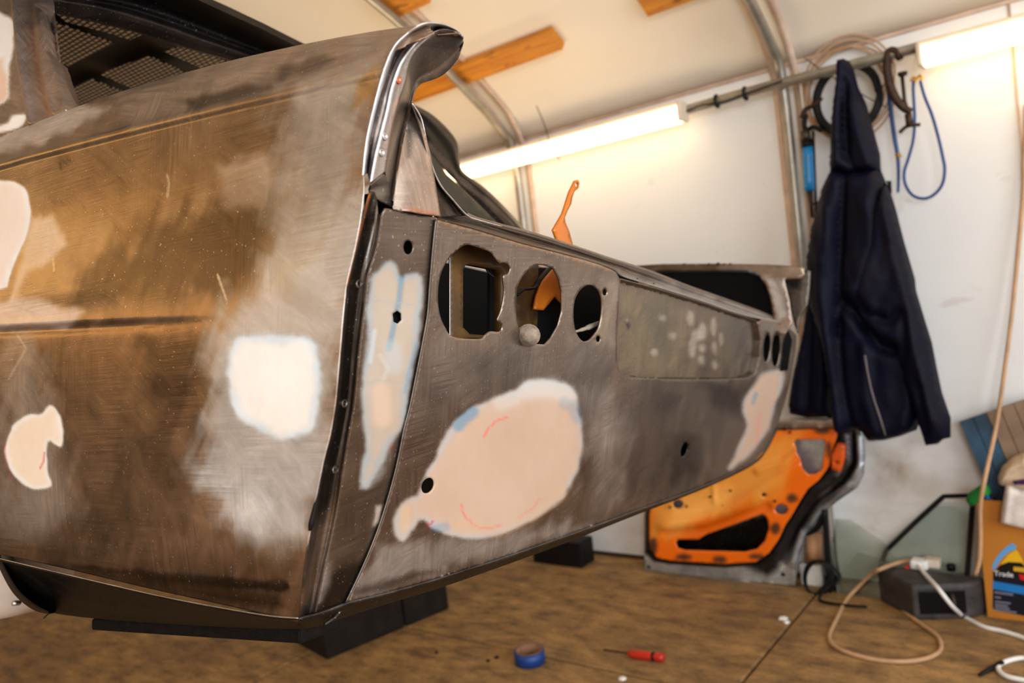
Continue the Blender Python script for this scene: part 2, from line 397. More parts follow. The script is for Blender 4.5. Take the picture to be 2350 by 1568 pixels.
# wooden battens under the roof
t = NT('varnished_pine'); g = t.noise(1, t.map((4, 90, 90)), 4); kn = t.noise(9, t.map((1, 3, 3)), 2)
PINE = t.out(t.mix(t.rng(kn, .62, .72, 0, .8), t.ramp(g, [(.3, C(180, 104, 14)), (.7, C(222, 146, 36))]), C(110, 54, 10)), .5, 0, g, .1, .002)
def roofz(y): return float(np.interp(-y, [-a for a, b in PROF], [b for a, b in PROF]))
def onRoof(u, v, off=.06):
    d = raysW(np.array([u]), np.array([v]))[0]; best = None
    for t_ in np.linspace(.5, 6, 2200):
        y, z = d[1] * t_, d[2] * t_ + EYE
        if z > roofz(min(y, 2.7)) - off: return np.array([d[0] * t_, y, z])
def batten(u0, v0, u1, v1, wpx, label):
    a, b = onRoof(u0, v0), onRoof(u1, v1); y = (a[1] + b[1]) / 2; z = roofz(y) - .0185
    xa, xb = sorted((a[0], b[0])); sl = math.atan2(roofz(y + .05) - roofz(y - .05), .1)
    R = [[1, 0, 0], [0, math.cos(sl), -math.sin(sl)], [0, math.sin(sl), math.cos(sl)]]
    o = MB().box(((xa + xb) / 2, y, z), (xb - xa, wpx, .035), R).build('wooden_batten', PINE, smooth=False, bevel=.002); tag(o, label, 'batten', 'wooden battens under the roof'); print(label, a, b)
batten(900, 250, 1283, 114, .085, 'varnished wooden batten under the roof, crossing the hoop beside the fender tip')
batten(1483, 45, 1690, -50, .085, 'varnished wooden batten at the top edge of the picture, right of the others')
batten(880, 35, 975, 8, .11, 'short varnished wood piece wired beneath the hoop, above the fender tip')

# fluorescent lamps
t = NT('lit_diffuser'); fr = t.n('ShaderNodeTexCoord')
LIT = t.out(C(255, 240, 220), .4, 0, Emission_Color=(1, .70, .38, 1), Emission_Strength=4.0)
HOUS = plain('lamp_housing', C(226, 208, 186), .45, 0, .05)
def lamp(x0, x1, y, z, label, y2=None):
    e = empty('fluorescent_lamp', ((x0 + x1) / 2, y, z), label, 'lamp', 'fluorescent lamps on the rail')
    L = x1 - x0; xc = (x0 + x1) / 2
    MB().box((xc, y + .002, z + .045), (L, .055, .016)).build('housing', HOUS, e, smooth=False, bevel=.004)
    prof = [(-.03, .036), (-.033, .014), (-.029, -.008), (-.013, -.018), (.013, -.018), (.029, -.008), (.033, .014), (.03, .036)]
    rows = [np.array([(x, y - .002 + a * sc, z + (b - .01) * sc + .01) for a, b in prof]) for x, sc in ((x0 + .012, .9), (x0 + .016, 1), (x1 - .016, 1), (x1 - .012, .9))]
    V, Fc = loft(rows, closed=True, cap=True); obj('diffuser', V, Fc, LIT, e, smooth=False)
    for s, xx in ((1, x0), (-1, x1)):
        MB().box((xx + s * .006, y, z + .016), (.016, .07, .066)).build('end_cap', HOUS, e, smooth=False, bevel=.006)
    return e
lamp(-2.335, -1.138, WY - .118, 1.646, 'long fluorescent lamp on the wall left of the jacket, behind the fender')
lamp(-.405, .8, WY - .118, 1.622, 'fluorescent lamp at the right edge, beyond the clamp and blue cord')

# ================================================================== THE CAR BODY
EDGE = [(832, 404), (841, 440), (828, 500), (812, 580), (795, 650), (787, 720), (778, 830), (769, 930), (757, 1000), (742, 1055), (727, 1130), (712, 1215), (698, 1300), (685, 1418)]
def solve_p(u, v, p):
    d = raysK(np.array([u]), np.array([v]))[0]; return d * p / d[0]
_rq = np.array([solve_p(u, v, .42)[1:] for u, v in EDGE])      # (q, r)
_o = np.argsort(_rq[:, 1]); _rq = _rq[_o]; _pq = np.polyfit(_rq[:, 1], _rq[:, 0], 3)
def Qr(r): return np.polyval(_pq, np.clip(r, -.2, .16))
def onTail(off=0.0):                      # car-frame point of the tail surface seen at (u, v)
    def f(u, v):
        d = raysK(u, v); t_ = .37 / np.maximum(d[..., 1], 1e-3)
        for _ in range(30):
            o_ = off(u, v) if callable(off) else off
            t_ = t_ * .4 + .6 * (Qr(t_ * d[..., 2]) + o_) / d[..., 1]
        return d * t_[..., None]
    return f
BASE = car([1.15, 1.1, -.3]); BASE = (float(BASE[0]), float(BASE[1]), 0.0)
BODY = empty('car_body_shell', BASE, 'bare sanded steel rear end of a classic car body with cream filler patches', 'car body')

STL, BRN, DRK, HZ, CRM, RIM = [np.array(C(*c)[:3]) for c in ((150, 128, 108), (122, 102, 78), (82, 69, 56), (196, 186, 178), (246, 222, 198), (214, 224, 230))]
PINK = np.array(C(244, 206, 178)[:3]); BLU = np.array(C(60, 130, 160)[:3]); OXI = np.array(C(40, 33, 30)[:3]); WHT = np.array(C(246, 238, 230)[:3]); RED = np.array(C(226, 90, 80)[:3]); RST = np.array(C(170, 92, 24)[:3])
def mkpaint(base, layers, fills):
    def f(U, V):
        col = np.tile(base, (len(U), 1)); fl = np.zeros(len(U))
        nz = fbm(U, V, 46) - .5; streak = fbm(U + V * .35, V - U * .2, 60, .35, 2.2) - .5
        col = col * (1 + .35 * (fbm(U, V, 170, 1.4, 1) - .5))[:, None]
        for L in layers:
            kind, pts, soft, c, a = L[:5]
            d = sdf(pts, U, V) if kind == 'a' else (L[5] - dline(pts, U, V))
            w = sst(d + nz * soft * 1.6 + streak * soft * 1.5, -soft, soft) * a
            if np.mean(c) > .33: fl = np.maximum(fl * (1 - w), w * .42)
            elif kind == 'a': fl = fl * (1 - w)
            col = col * (1 - w[:, None]) + np.array(c) * w[:, None]
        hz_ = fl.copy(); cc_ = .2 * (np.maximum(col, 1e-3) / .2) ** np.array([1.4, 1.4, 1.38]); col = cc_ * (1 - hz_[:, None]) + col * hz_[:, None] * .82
        for pts, soft, core, rim, rw in fills:
            d = sdf(spline(pts, 90, True), U, V); e = d + (fbm(U, V, 22) - .5) * soft * 1.5
            w = sst(e, -soft, soft); cc = sst(d + nz * rw, 0, rw)
            tone = rim * (1 - cc[:, None]) + core * cc[:, None]
            vv = (fbm(U, V, 90, 1, 1.6) - .5)[:, None]; tone = tone * (1 + vv * np.array([.14, .24, .34]) + .05 * (fbm(U, V, 9, 1, 3)[:, None] - .5))
            col = col * (1 - w[:, None]) + tone * w[:, None]; fl = np.maximum(fl, w)
        return col, fl
    return f
FINE_MARKS = []
def over(f, marks):                       # fine marks drawn over filler and steel alike
    def g(U, V):
        col, fl = f(U, V)
        for pts, wd, c, a in marks:
            wd = max(wd, 2.6); w = (1 - sst(dline(pts, U, V), wd * .4, wd * 1.3)) * a; col = col * (1 - w[:, None]) + np.array(c) * w[:, None]
        return col, fl
    return g

# ---- left quarter panel: section (p, r) swept along q
SEC = [(.4285, -.1815), (.424, -.165), (.418, -.12), (.4155, -.06), (.415, 0), (.4155, .035), (.416, .05), (.4165, .06), (.418, .1), (.420, .16), (.4222, .204), (.4225, .2115), (.4203, .2148), (.4203, .2185), (.4235, .2225), (.427, .228), (.433, .239), (.4395, .247), (.447, .2545), (.4555, .2585), (.466, .2600), (.476, .2585)]
SECf = resample(SEC, 300)
_er = [(-.19, .0), (.14, 0), (.165, .003), (.195, .007), (.2337, .001), (.245, -.003), (.2535, -.007), (.2565, -.0145), (.2585, -.020)]
s_arc = np.r_[0, np.cumsum(np.linalg.norm(np.diff(SECf, axis=0), axis=1))]
def qend(p, r, top):
    base = Qr(r)
    tab = np.interp(top, [0, .020, .040, .055, .066, .076], [0, .0, -.004, -.010, -.018, -.024]); return base + tab
# fit the top of the edge to the photograph's line
L0 = [(832, 404), (841, 321), (861, 232), (882, 157), (904, 107), (936, 75), (971, 54), (1007, 53), (1043, 66), (1062, 82)]
L0f = resample(L0, 400)
def q_on_line(p, r, line):                # q at which the sweep line (p, r) meets an image curve
    q = np.linspace(.28, .48, 400); u, v = proj_car(np.stack([np.full(400, p), q, np.full(400, r)], -1))
    D = np.abs(u[:, None] - line[:, 0]) + np.abs(v[:, None] - line[:, 1]); k = np.unravel_index(D.argmin(), D.shape); return q[k[0]]
EDf = resample([(841, 321), (834, 404), (841, 440)][:1] + [(833, 404), (836, 430)] + EDGE[2:], 500)
qe = []
for p, r in SECf:
    qe.append(q_on_line(p, r, L0f if r > .165 else EDf))
qe = np.array(qe); k_ = np.ones(9) / 9; qe = np.r_[qe[:4], np.convolve(qe, k_, 'valid'), qe[-4:]]
CROWN = lambda q: np.sin(np.clip((q - .335) / .66, 0, 1) * math.pi) ** .65
NQ = 330; rows = []
for k in range(NQ):
    f_ = k / (NQ - 1); q = qe + (1.02 - qe) * f_ ** 1.25
    p = SECf[:, 0].copy(); r = SECf[:, 1].copy()
    # faded mid crease, stronger away from the tail
    amp = sst(q, .50, .78); p += amp * (.0050 * sst(r, .0460, .0500) * (1 - sst(r, .0505, .085)) * 1.0) * -1 + amp * .0012 * np.exp(-((r - .044) / .0035) ** 2)
    # belt crease fades out before the tail; crown falls gently forwards
    fade = 1 - sst(q, .41, .45); w = np.exp(-((r - .215) / .006) ** 2); p += fade * w * .0008
    p += .0014 * np.sin(q * 21 + r * 9) * sst(q, .45, .6) * np.clip((.19 - r) * 6, 0, 1) * .6
    r = r + CROWN(q) * (.005 * sst(r, .1, .21) + .0165 * sst(r, .219, .256))
    rows.append(np.stack([p, q, r], -1))
V, Fc = loft(rows); U_, V_ = proj_car(V)
circ0 = lambda u, v, a, b: [(u + a * math.cos(k * math.pi / 6), v + b * math.sin(k * math.pi / 6)) for k in range(12)]
side_layers = [
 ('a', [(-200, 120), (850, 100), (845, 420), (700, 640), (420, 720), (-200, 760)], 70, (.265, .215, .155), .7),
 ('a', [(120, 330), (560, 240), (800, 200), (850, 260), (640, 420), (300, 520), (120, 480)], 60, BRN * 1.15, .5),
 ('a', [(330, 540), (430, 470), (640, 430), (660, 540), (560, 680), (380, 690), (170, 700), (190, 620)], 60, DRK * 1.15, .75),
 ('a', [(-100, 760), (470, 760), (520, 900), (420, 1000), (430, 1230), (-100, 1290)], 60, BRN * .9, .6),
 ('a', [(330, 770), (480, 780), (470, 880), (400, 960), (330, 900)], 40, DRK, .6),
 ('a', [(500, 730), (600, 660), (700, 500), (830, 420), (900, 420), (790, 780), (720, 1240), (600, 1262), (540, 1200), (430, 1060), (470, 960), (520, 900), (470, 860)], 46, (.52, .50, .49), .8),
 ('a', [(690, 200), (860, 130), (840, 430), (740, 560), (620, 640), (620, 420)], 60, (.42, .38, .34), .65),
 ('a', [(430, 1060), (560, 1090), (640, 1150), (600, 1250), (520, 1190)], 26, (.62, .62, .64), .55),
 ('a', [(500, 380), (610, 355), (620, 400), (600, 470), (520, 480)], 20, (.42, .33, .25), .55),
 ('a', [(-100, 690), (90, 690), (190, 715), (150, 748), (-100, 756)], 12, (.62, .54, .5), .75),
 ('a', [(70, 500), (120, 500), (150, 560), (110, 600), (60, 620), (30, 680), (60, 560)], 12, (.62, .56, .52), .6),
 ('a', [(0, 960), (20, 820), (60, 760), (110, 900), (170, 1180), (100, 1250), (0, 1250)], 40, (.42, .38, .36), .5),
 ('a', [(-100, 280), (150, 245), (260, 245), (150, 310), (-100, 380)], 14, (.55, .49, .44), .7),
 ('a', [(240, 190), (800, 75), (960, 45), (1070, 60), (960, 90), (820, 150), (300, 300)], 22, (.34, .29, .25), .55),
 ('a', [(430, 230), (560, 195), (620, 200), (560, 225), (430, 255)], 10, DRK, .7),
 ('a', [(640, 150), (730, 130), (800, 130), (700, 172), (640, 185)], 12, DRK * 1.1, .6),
 ('a', [(820, 190), (865, 150), (860, 220), (810, 250)], 12, np.array(C(168, 130, 52)[:3]), .5),
 ('l', [(170, 1302), (230, 1310), (330, 1316), (450, 1325), (580, 1335), (660, 1350)], 7, OXI, .85, 6),
 ('l', [(330, 1325), (430, 1335), (560, 1345), (650, 1348)], 7, OXI * .5, 1, 10), ('a', circ0(640, 1345, 26, 14), 6, OXI * .6, .95), ('a', circ0(380, 1340, 14, 8), 5, OXI, .8), ('l', [(420, 1352), (520, 1372), (640, 1385)], 5, OXI, .7, 4), ('a', circ0(210, 1304, 22, 6), 4, OXI, .8),
 ('a', [(60, 1292), (300, 1310), (640, 1362), (665, 1400), (500, 1390), (250, 1345)], 14, DRK * .7, .75),
 ('a', [(-100, 1200), (700, 1330), (690, 1430), (-100, 1300)], 40, DRK * 1.3, .55),
 ('a', [(560, 1250), (700, 1240), (690, 1330), (560, 1330)], 30, BRN, .5),
]
side_fills = [
 ([(530, 790), (560, 770), (640, 765), (700, 772), (725, 795), (735, 850), (733, 920), (722, 985), (690, 1003), (640, 1008), (600, 992), (550, 962), (528, 920), (521, 860)], 11, WHT, RIM, 34),
 ([(-200, 415), (0, 415), (40, 420), (62, 440), (71, 490), (66, 530), (40, 590), (20, 640), (0, 665), (-200, 700)], 3, PINK * .45 + WHT * .55, WHT, 22),
 ([(13, 1020), (33, 972), (68, 952), (95, 950), (115, 930), (135, 945), (145, 985), (142, 1025), (128, 1022), (112, 1012), (106, 1040), (112, 1090), (118, 1115), (80, 1123), (50, 1110), (25, 1080), (12, 1045)], 4, CRM, WHT, 16),
]
side_marks = [([(500, 632), (520, 690)], 1.6, HZ, .9), ([(383, 400), (388, 420), (384, 450)], 2, HZ, .8), ([(102, 1038), (100, 1060), (92, 1075)], 1, RED, .7), ([(12, 1020), (14, 1070), (25, 1100)], 1.5, RED, .35),
 ([(138, 374), (140, 388)], 2.5, DRK, .8), ([(330, 752), (400, 742), (460, 738)], 3, DRK, .6), ([(40, 770), (60, 800), (20, 870)], 2, HZ, .5), ([(118, 560), (124, 620)], 2.5, HZ, .6)]
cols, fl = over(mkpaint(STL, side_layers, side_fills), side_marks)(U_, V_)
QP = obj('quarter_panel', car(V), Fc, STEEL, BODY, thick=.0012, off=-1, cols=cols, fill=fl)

def Kp(f, pts, n=None, smooth=True):      # polyline of pixels -> car-frame points
    a = spline(pts, n) if smooth else resample(pts, n); return f(a[:, 0], a[:, 1])
def band(name, lines, mat, n=90, thick=.001, paint=None, parent=None, sub=4, smooth=True):
    """loft through polylines given as (unproj, pixels)"""
    R0 = [Kp(f, pts, n, smooth) for f, pts in lines]; rows = []
    for a, b in zip(R0[:-1], R0[1:]):
        for k in range(sub): rows.append(a + (b - a) * k / sub)
    rows.append(R0[-1]); V, Fc = loft(rows); cols = fill = None
    if paint: u, v = proj_car(V); cols, fill = paint(u, v)
    return obj(name, car(V), Fc, mat, parent or BODY, thick=thick, off=0, cols=cols, fill=fill)

# ---- corner: dark drip channel, then the filler-striped corner skin up to the seam
RIB = [(876, 492), (866, 560), (845, 630), (838, 690), (826, 790), (820, 850), (812, 930), (800, 1000), (787, 1080), (775, 1165), (758, 1250), (742, 1320), (725, 1405)]
def shift(pts, dx, dy=0): return [(a + dx, b + dy) for a, b in pts]
EDG = [(833, 404), (841, 440)][:0] + [(848, 440), (830, 500), (813, 580), (796, 650), (788, 720), (779, 830), (770, 930), (758, 1000), (743, 1055), (728, 1130), (713, 1215), (699, 1300), (687, 1416)]
ch_layers = [('a', [(700, 1180), (800, 1180), (790, 1440), (660, 1440)], 20, (.22, .19, .17), .7), ('l', [(830, 440), (780, 900), (690, 1400)], 6, OXI, .55, 22), ('l', [(800, 1100), (745, 1210), (700, 1380)], 12, STL * .9, .6, 14)]
chp = over(mkpaint(np.array(C(92, 82, 72)[:3]), ch_layers, []), [([(848, 445), (812, 580), (796, 650)], 2, RST, .8), ([(786, 730), (779, 830), (768, 930), (742, 1055), (716, 1200)], 5, OXI, .95), ([(855, 520), (842, 600), (835, 690)], 2, HZ, .4)])
chan_rows = [(onTail(0), EDG), (onTail(.0012), shift(EDG, 6)), (onTail(.006), shift(EDG, 11)), (onTail(.007), [((a + c_) / 2 + 4, (b + d_) / 2) for (a, b), (c_, d_) in zip(EDG, RIB)]), (onTail(.005), shift(RIB, -8)), (onTail(.0005), shift(RIB, -3)), (onTail(-.0012), RIB)]
DC = band('drip_channel', chan_rows, metal_mat('channel_steel', None, .34), 160, paint=chp)
def drill(name, u, v, ru, rv, f, mat=VOID):  # small dark hole seen as a short recessed cup
    a = np.arange(20) / 20 * 2 * math.pi; c0 = f(np.array([u]), np.array([v]))[0]
    rim = f(u + ru * np.cos(a), v + rv * np.sin(a)); rows = [rim + (0, -.0008, 0), rim + (0, .006, 0)]
    V, Fc = loft(rows, closed=True, cap=True); return obj(name, car(V), Fc, mat, BODY)
for u, v, r_ in ((822, 652, 6.5), (789, 926, 6), (768, 1078, 5)):
    a = np.arange(24) / 24 * 2 * math.pi; c0 = onTail(.0065)(np.array([u]), np.array([v]))[0]
    mb = MB().lathe(car(c0), car([0, -1, 0]) - car([0, 0, 0]), [(.0032, -.002), (.0032, .0012), (.0022, .0016), (.0020, -.006), (.0005, -.006)], 20); mb.build('punched_hole', STEEL_MID, DC)
# weld bead ending in a drip
bp = [onTail(-.0015)(np.array([u]), np.array([v]))[0] for u, v in ((741, 1080), (733, 1120), (724, 1160), (716, 1195), (711, 1218))]
MB().tube(car(spline(bp, 30)), np.interp(np.linspace(0, 1, 30), [0, .5, .9, 1], [.0008, .0014, .0022, .0012]), 10).build('weld_bead', BLACKSTEEL, QP)

SEAM = [(1003, 505), (997, 560), (990, 640), (984, 720), (972, 790), (960, 850), (944, 930), (930, 985), (915, 1060), (897, 1130), (872, 1210), (840, 1290), (797, 1382)]
corner_out = RIB[::-1] + [(905, 482), (1000, 497)] + shift(SEAM, -3)
corner_out = [(725, 1405)] + RIB[::-1][1:] + [(884, 478), (905, 481), (950, 492), (1001, 499)] + shift(SEAM, -2.5) + [(770, 1390)]
def circ(u, v, ru, rv, n=26, rot=0): return [(u + ru * math.cos(a) * math.cos(rot) - rv * math.sin(a) * math.sin(rot), v + ru * math.cos(a) * math.sin(rot) + rv * math.sin(a) * math.cos(rot)) for a in np.arange(n) / n * 2 * math.pi]
h1 = circ(937, 568, 11, 16); h2 = [(901, 720), (912, 713), (922, 720), (923, 735), (914, 744), (903, 739)]
cp_layers = [('a', [(880, 480), (1000, 495), (990, 600), (870, 600)], 24, (.17, .14, .12), .6), ('a', [(850, 1100), (900, 1130), (800, 1390), (730, 1400), (770, 1170)], 26, (.13, .105, .085), .75),
 ('a', [(740, 1330), (850, 1270), (800, 1400), (720, 1410)], 14, OXI, .7), ('a', [(870, 1010), (905, 1000), (880, 1080), (850, 1110), (835, 1110), (845, 1040)], 14, (.5, .5, .5), .6), ('a', [(862, 1160), (878, 1160), (872, 1200), (858, 1205)], 6, HZ, .8),
 ('a', [(885, 1015), (905, 1015), (900, 1035), (888, 1035)], 7, RST * .6, .7), ('a', [(740, 1290), (760, 1290), (740, 1380), (715, 1395)], 12, (.4, .36, .34), .6), ('l', [(1000, 510), (984, 720), (930, 985), (872, 1210), (800, 1380)], 5, (.09, .075, .065), .8, 6)]
cp_fills = [([(885, 602), (900, 600), (912, 618), (918, 640), (935, 628), (962, 627), (970, 650), (966, 720), (958, 800), (945, 860), (934, 930), (925, 985), (902, 1008), (884, 1050), (866, 1085), (846, 1120), (826, 1117), (828, 1080), (838, 1030), (834, 970), (830, 930), (833, 860), (842, 800), (840, 740), (844, 680), (858, 630)], 7, CRM * .5, np.array(C(180, 184, 184)[:3]) * .75, 22)]
cpm = [([(921, 640), (916, 690), (905, 740), (893, 800)], 8, BLU, .55), ([(900, 800), (905, 840)], 22, RIM * .7, .4), ([(875, 900), (878, 960)], 24, PINK * .72, .6), ([(955, 790), (940, 850), (930, 900)], 5, BLU, .35), ([(860, 760), (850, 830)], 6, RIM * .8, .5), ([(845, 690), (900, 694), (950, 700)], 1.2, HZ * .7, .5), ([(835, 880), (880, 872), (930, 880)], 1.2, HZ * .7, .5), ([(872, 815), (890, 845), (880, 870)], 6, HZ, .5)]
CPM = metal_mat('corner_steel', None, .36)
sheet('corner_panel', corner_out, onTail(0), CPM, BODY, holes=[h1, h2], sp=5, thick=.0014, paint=over(mkpaint(np.array(C(116, 103, 92)[:3]), cp_layers, cp_fills), cpm), incar=True)
band('body_seam', [(onTail(-.0002), shift(SEAM, -5)), (onTail(-.0026), shift(SEAM, -3)), (onTail(-.0026), shift(SEAM, -1.5)), (onTail(.002), SEAM), (onTail(-.0006), shift(SEAM, 2))], STEEL_MID, 120, .0006, sub=2)

# ---- rear panel, with the lamp cut-outs
hA = [(1005, 690), (1007, 650), (1016, 618), (1032, 592), (1052, 572), (1072, 562), (1100, 569), (1125, 579), (1136, 592), (1146, 604), (1160, 604), (1170, 612), (1170, 622), (1164, 630), (1155, 634), (1157, 665), (1155, 690), (1149, 715), (1141, 736), (1151, 743), (1152, 754), (1145, 762), (1126, 761), (1113, 770), (1099, 779), (1040, 773), (1022, 752), (1010, 724)]
hB = [(1232, 607), (1250, 610), (1269, 615), (1282, 640), (1289, 670), (1289, 715), (1280, 748), (1264, 776), (1250, 791), (1210, 788), (1196, 770), (1186, 738), (1182, 700), (1186, 662), (1198, 636), (1214, 617)]
hC = [(1316, 716), (1319, 690), (1330, 668), (1347, 655), (1362, 657), (1375, 670), (1381, 692), (1380, 725), (1374, 752), (1361, 772), (1346, 784), (1333, 780), (1322, 762), (1317, 740)]
hD, hE = circ(1388, 671, 5, 8), circ(1373, 778, 5, 7.5)
hF = circ(982, 1115, 14, 19, rot=.45)
hG = circ(1570, 1032, 7, 17, rot=.3)
hH = [circ(1760, 797, 8, 34, rot=.07), circ(1781, 802, 9.5, 40, rot=.07), circ(1803, 806, 8, 37, rot=.07)]
rear_out = [(1004, 504), (1045, 515), (1089, 527), (1196, 559), (1312, 589), (1402, 618), (1414, 625), (1421, 638), (1423, 660), (1419, 720), (1416, 780), (1416, 830), (1421, 850), (1434, 864), (1480, 869), (1560, 871), (1650, 871), (1715, 868), (1733, 855), (1741, 820), (1744, 780), (1738, 740), (1752, 732), (1790, 742), (1812, 752), (1828, 770),
 (1825, 810), (1815, 870), (1802, 920), (1784, 980), (1757, 1030), (1726, 1062), (1640, 1104), (1560, 1136), (1480, 1164), (1390, 1197), (1300, 1229), (1150, 1281), (1000, 1329), (900, 1357), (797, 1384)] + SEAM[::-1][1:]
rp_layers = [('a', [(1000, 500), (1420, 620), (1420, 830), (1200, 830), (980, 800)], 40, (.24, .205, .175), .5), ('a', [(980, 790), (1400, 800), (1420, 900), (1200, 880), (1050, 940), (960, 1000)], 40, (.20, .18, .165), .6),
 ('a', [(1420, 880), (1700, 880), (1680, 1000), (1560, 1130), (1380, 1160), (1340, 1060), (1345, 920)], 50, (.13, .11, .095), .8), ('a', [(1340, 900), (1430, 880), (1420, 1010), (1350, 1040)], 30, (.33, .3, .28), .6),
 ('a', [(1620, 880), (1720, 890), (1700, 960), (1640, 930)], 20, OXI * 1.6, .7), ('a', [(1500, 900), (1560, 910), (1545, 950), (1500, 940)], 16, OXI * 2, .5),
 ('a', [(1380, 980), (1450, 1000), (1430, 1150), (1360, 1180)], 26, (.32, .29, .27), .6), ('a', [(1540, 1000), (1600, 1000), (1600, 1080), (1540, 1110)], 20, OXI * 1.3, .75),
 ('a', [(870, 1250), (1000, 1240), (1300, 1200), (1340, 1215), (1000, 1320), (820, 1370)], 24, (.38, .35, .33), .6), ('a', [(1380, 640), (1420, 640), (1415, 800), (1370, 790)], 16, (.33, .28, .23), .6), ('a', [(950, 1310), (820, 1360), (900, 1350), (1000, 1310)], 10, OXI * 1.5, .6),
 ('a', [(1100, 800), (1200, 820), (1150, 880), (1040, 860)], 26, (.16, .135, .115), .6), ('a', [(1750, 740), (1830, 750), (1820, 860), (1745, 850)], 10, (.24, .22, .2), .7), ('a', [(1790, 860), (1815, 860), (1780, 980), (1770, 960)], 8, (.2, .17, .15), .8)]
rp_fills = [([(1180, 893), (1205, 876), (1240, 869), (1280, 876), (1305, 885), (1324, 905), (1328, 940), (1335, 975), (1337, 1020), (1327, 1080), (1300, 1132), (1272, 1162), (1230, 1190), (1180, 1214), (1140, 1228), (1090, 1238), (1040, 1233), (990, 1208), (966, 1190), (958, 1204), (944, 1218), (924, 1246), (905, 1222), (901, 1196), (912, 1165), (935, 1145), (955, 1138), (966, 1118), (978, 1085), (996, 1058), (1012, 1018), (1032, 985), (1060, 952), (1095, 930), (1140, 911)], 6, PINK * .58, np.array(C(196, 186, 178)[:3]) * .8, 22),
 ([(1745, 862), (1766, 852), (1794, 850), (1796, 885), (1778, 935), (1768, 980), (1750, 1010), (1725, 1040), (1694, 1066), (1672, 1078), (1686, 1045), (1698, 1018), (1714, 980), (1704, 945), (1708, 918), (1722, 896)], 6, PINK * .52, np.array(C(190, 182, 174)[:3]) * .75, 12)]
rpm = [([(1086, 946), (1066, 962), (1052, 978)], 15, BLU, .62), ([(1210, 895), (1270, 890), (1300, 905)], 26, (.62, .64, .62), .45), ([(1150, 925), (1180, 915)], 20, (.6, .62, .6), .35), ([(1296, 925), (1314, 935), (1326, 960)], 16, BLU, .3), ([(1165, 958), (1140, 966), (1120, 985), (1108, 1003)], 1.6, RED, .65), ([(1058, 1160), (1066, 1185), (1090, 1208), (1120, 1214), (1150, 1206)], 1.8, RED, .6), ([(1190, 1190), (1225, 1165), (1240, 1145)], 2.5, RED, .3), ([(982, 1207), (992, 1198)], 2, np.array(C(190, 20, 90)[:3]), .8), ([(1000, 1215), (1022, 1210)], 13, BLU, .35), ([(1050, 1205), (1150, 1220), (1230, 1185), (1290, 1130)], 16, np.array(C(222, 180, 140)[:3]) * .8, .4), ([(930, 1170), (930, 1210)], 12, np.array(C(222, 186, 146)[:3]) * .8, .5),
 ([(1735, 905), (1728, 925)], 5, BLU, .6), ([(1744, 950), (1736, 1020)], 2.5, RED, .35), ([(1004, 507), (1089, 530), (1196, 562), (1312, 592), (1402, 621)], 2.5, np.array(C(200, 150, 90)[:3]), .5), ([(948, 1143), (955, 1180), (950, 1215)], 6, HZ * .8, .35)]
RPM = metal_mat('rear_panel_steel', None, .35, (.4, .2, .3))
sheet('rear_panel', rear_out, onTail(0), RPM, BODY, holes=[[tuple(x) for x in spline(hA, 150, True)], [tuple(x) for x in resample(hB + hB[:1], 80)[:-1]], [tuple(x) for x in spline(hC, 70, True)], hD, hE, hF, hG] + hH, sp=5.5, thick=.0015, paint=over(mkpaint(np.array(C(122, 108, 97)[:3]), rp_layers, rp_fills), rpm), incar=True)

# ---- number plate recess
rec_out = [(1423, 640), (1500, 660), (1600, 690), (1700, 724), (1738, 737), (1744, 780), (1741, 820), (1733, 855), (1715, 868), (1650, 871), (1560, 871), (1480, 869), (1434, 864), (1421, 850), (1416, 830), (1416, 780), (1419, 720), (1423, 660)]
rc = np.array(rec_out, float); S0 = onTail(0)(rc[:, 0], rc[:, 1]); DEP = .011
S1 = S0 + (0, DEP, 0); ru, rv = proj_car(S1); rec2 = list(zip(ru, rv))
re_layers = [('a', [(1420, 660), (1560, 700), (1560, 860), (1420, 850)], 40, (.27, .23, .16), .6), ('a', [(1480, 700), (1540, 700), (1530, 800), (1490, 800)], 26, (.17, .15, .12), .6), ('a', [(1650, 720), (1745, 740), (1735, 860), (1690, 865)], 18, (.17, .15, .13), .7)]
bl = []
for (x, y, w, h) in ((1585, 730, 16, 36), (1597, 770, 18, 22), (1613, 762, 14, 34), (1637, 748, 12, 44), (1588, 800, 12, 40), (1612, 800, 14, 16), (1640, 800, 10, 30), (1544, 770, 14, 14), (1610, 826, 12, 20), (1640, 838, 14, 22), (1500, 808, 14, 14), (1520, 730, 14, 12), (1655, 780, 8, 30)):
    bl.append(('a', circ(x, y, w * .5, h * .5, 10), 5, (.45, .41, .36), .6))
rem = [([(1441, 742), (1442, 752)], 5, OXI, .9), ([(1440, 735), (1441, 738)], 3, HZ, .5)]
sheet('plate_recess', rec2, onTail(DEP), RPM, BODY, sp=6, thick=.001, paint=over(mkpaint(np.array(C(126, 114, 100)[:3]), re_layers + bl, []), rem), incar=True)
V, Fc = loft([np.r_[S0, S0[:1]], np.r_[S0, S0[:1]] + (0, DEP * .5, 0), np.r_[S1, S1[:1]]]); obj('recess_wall', car(V), Fc, STEEL_MID, BODY, thick=.001, off=0, smooth=False)

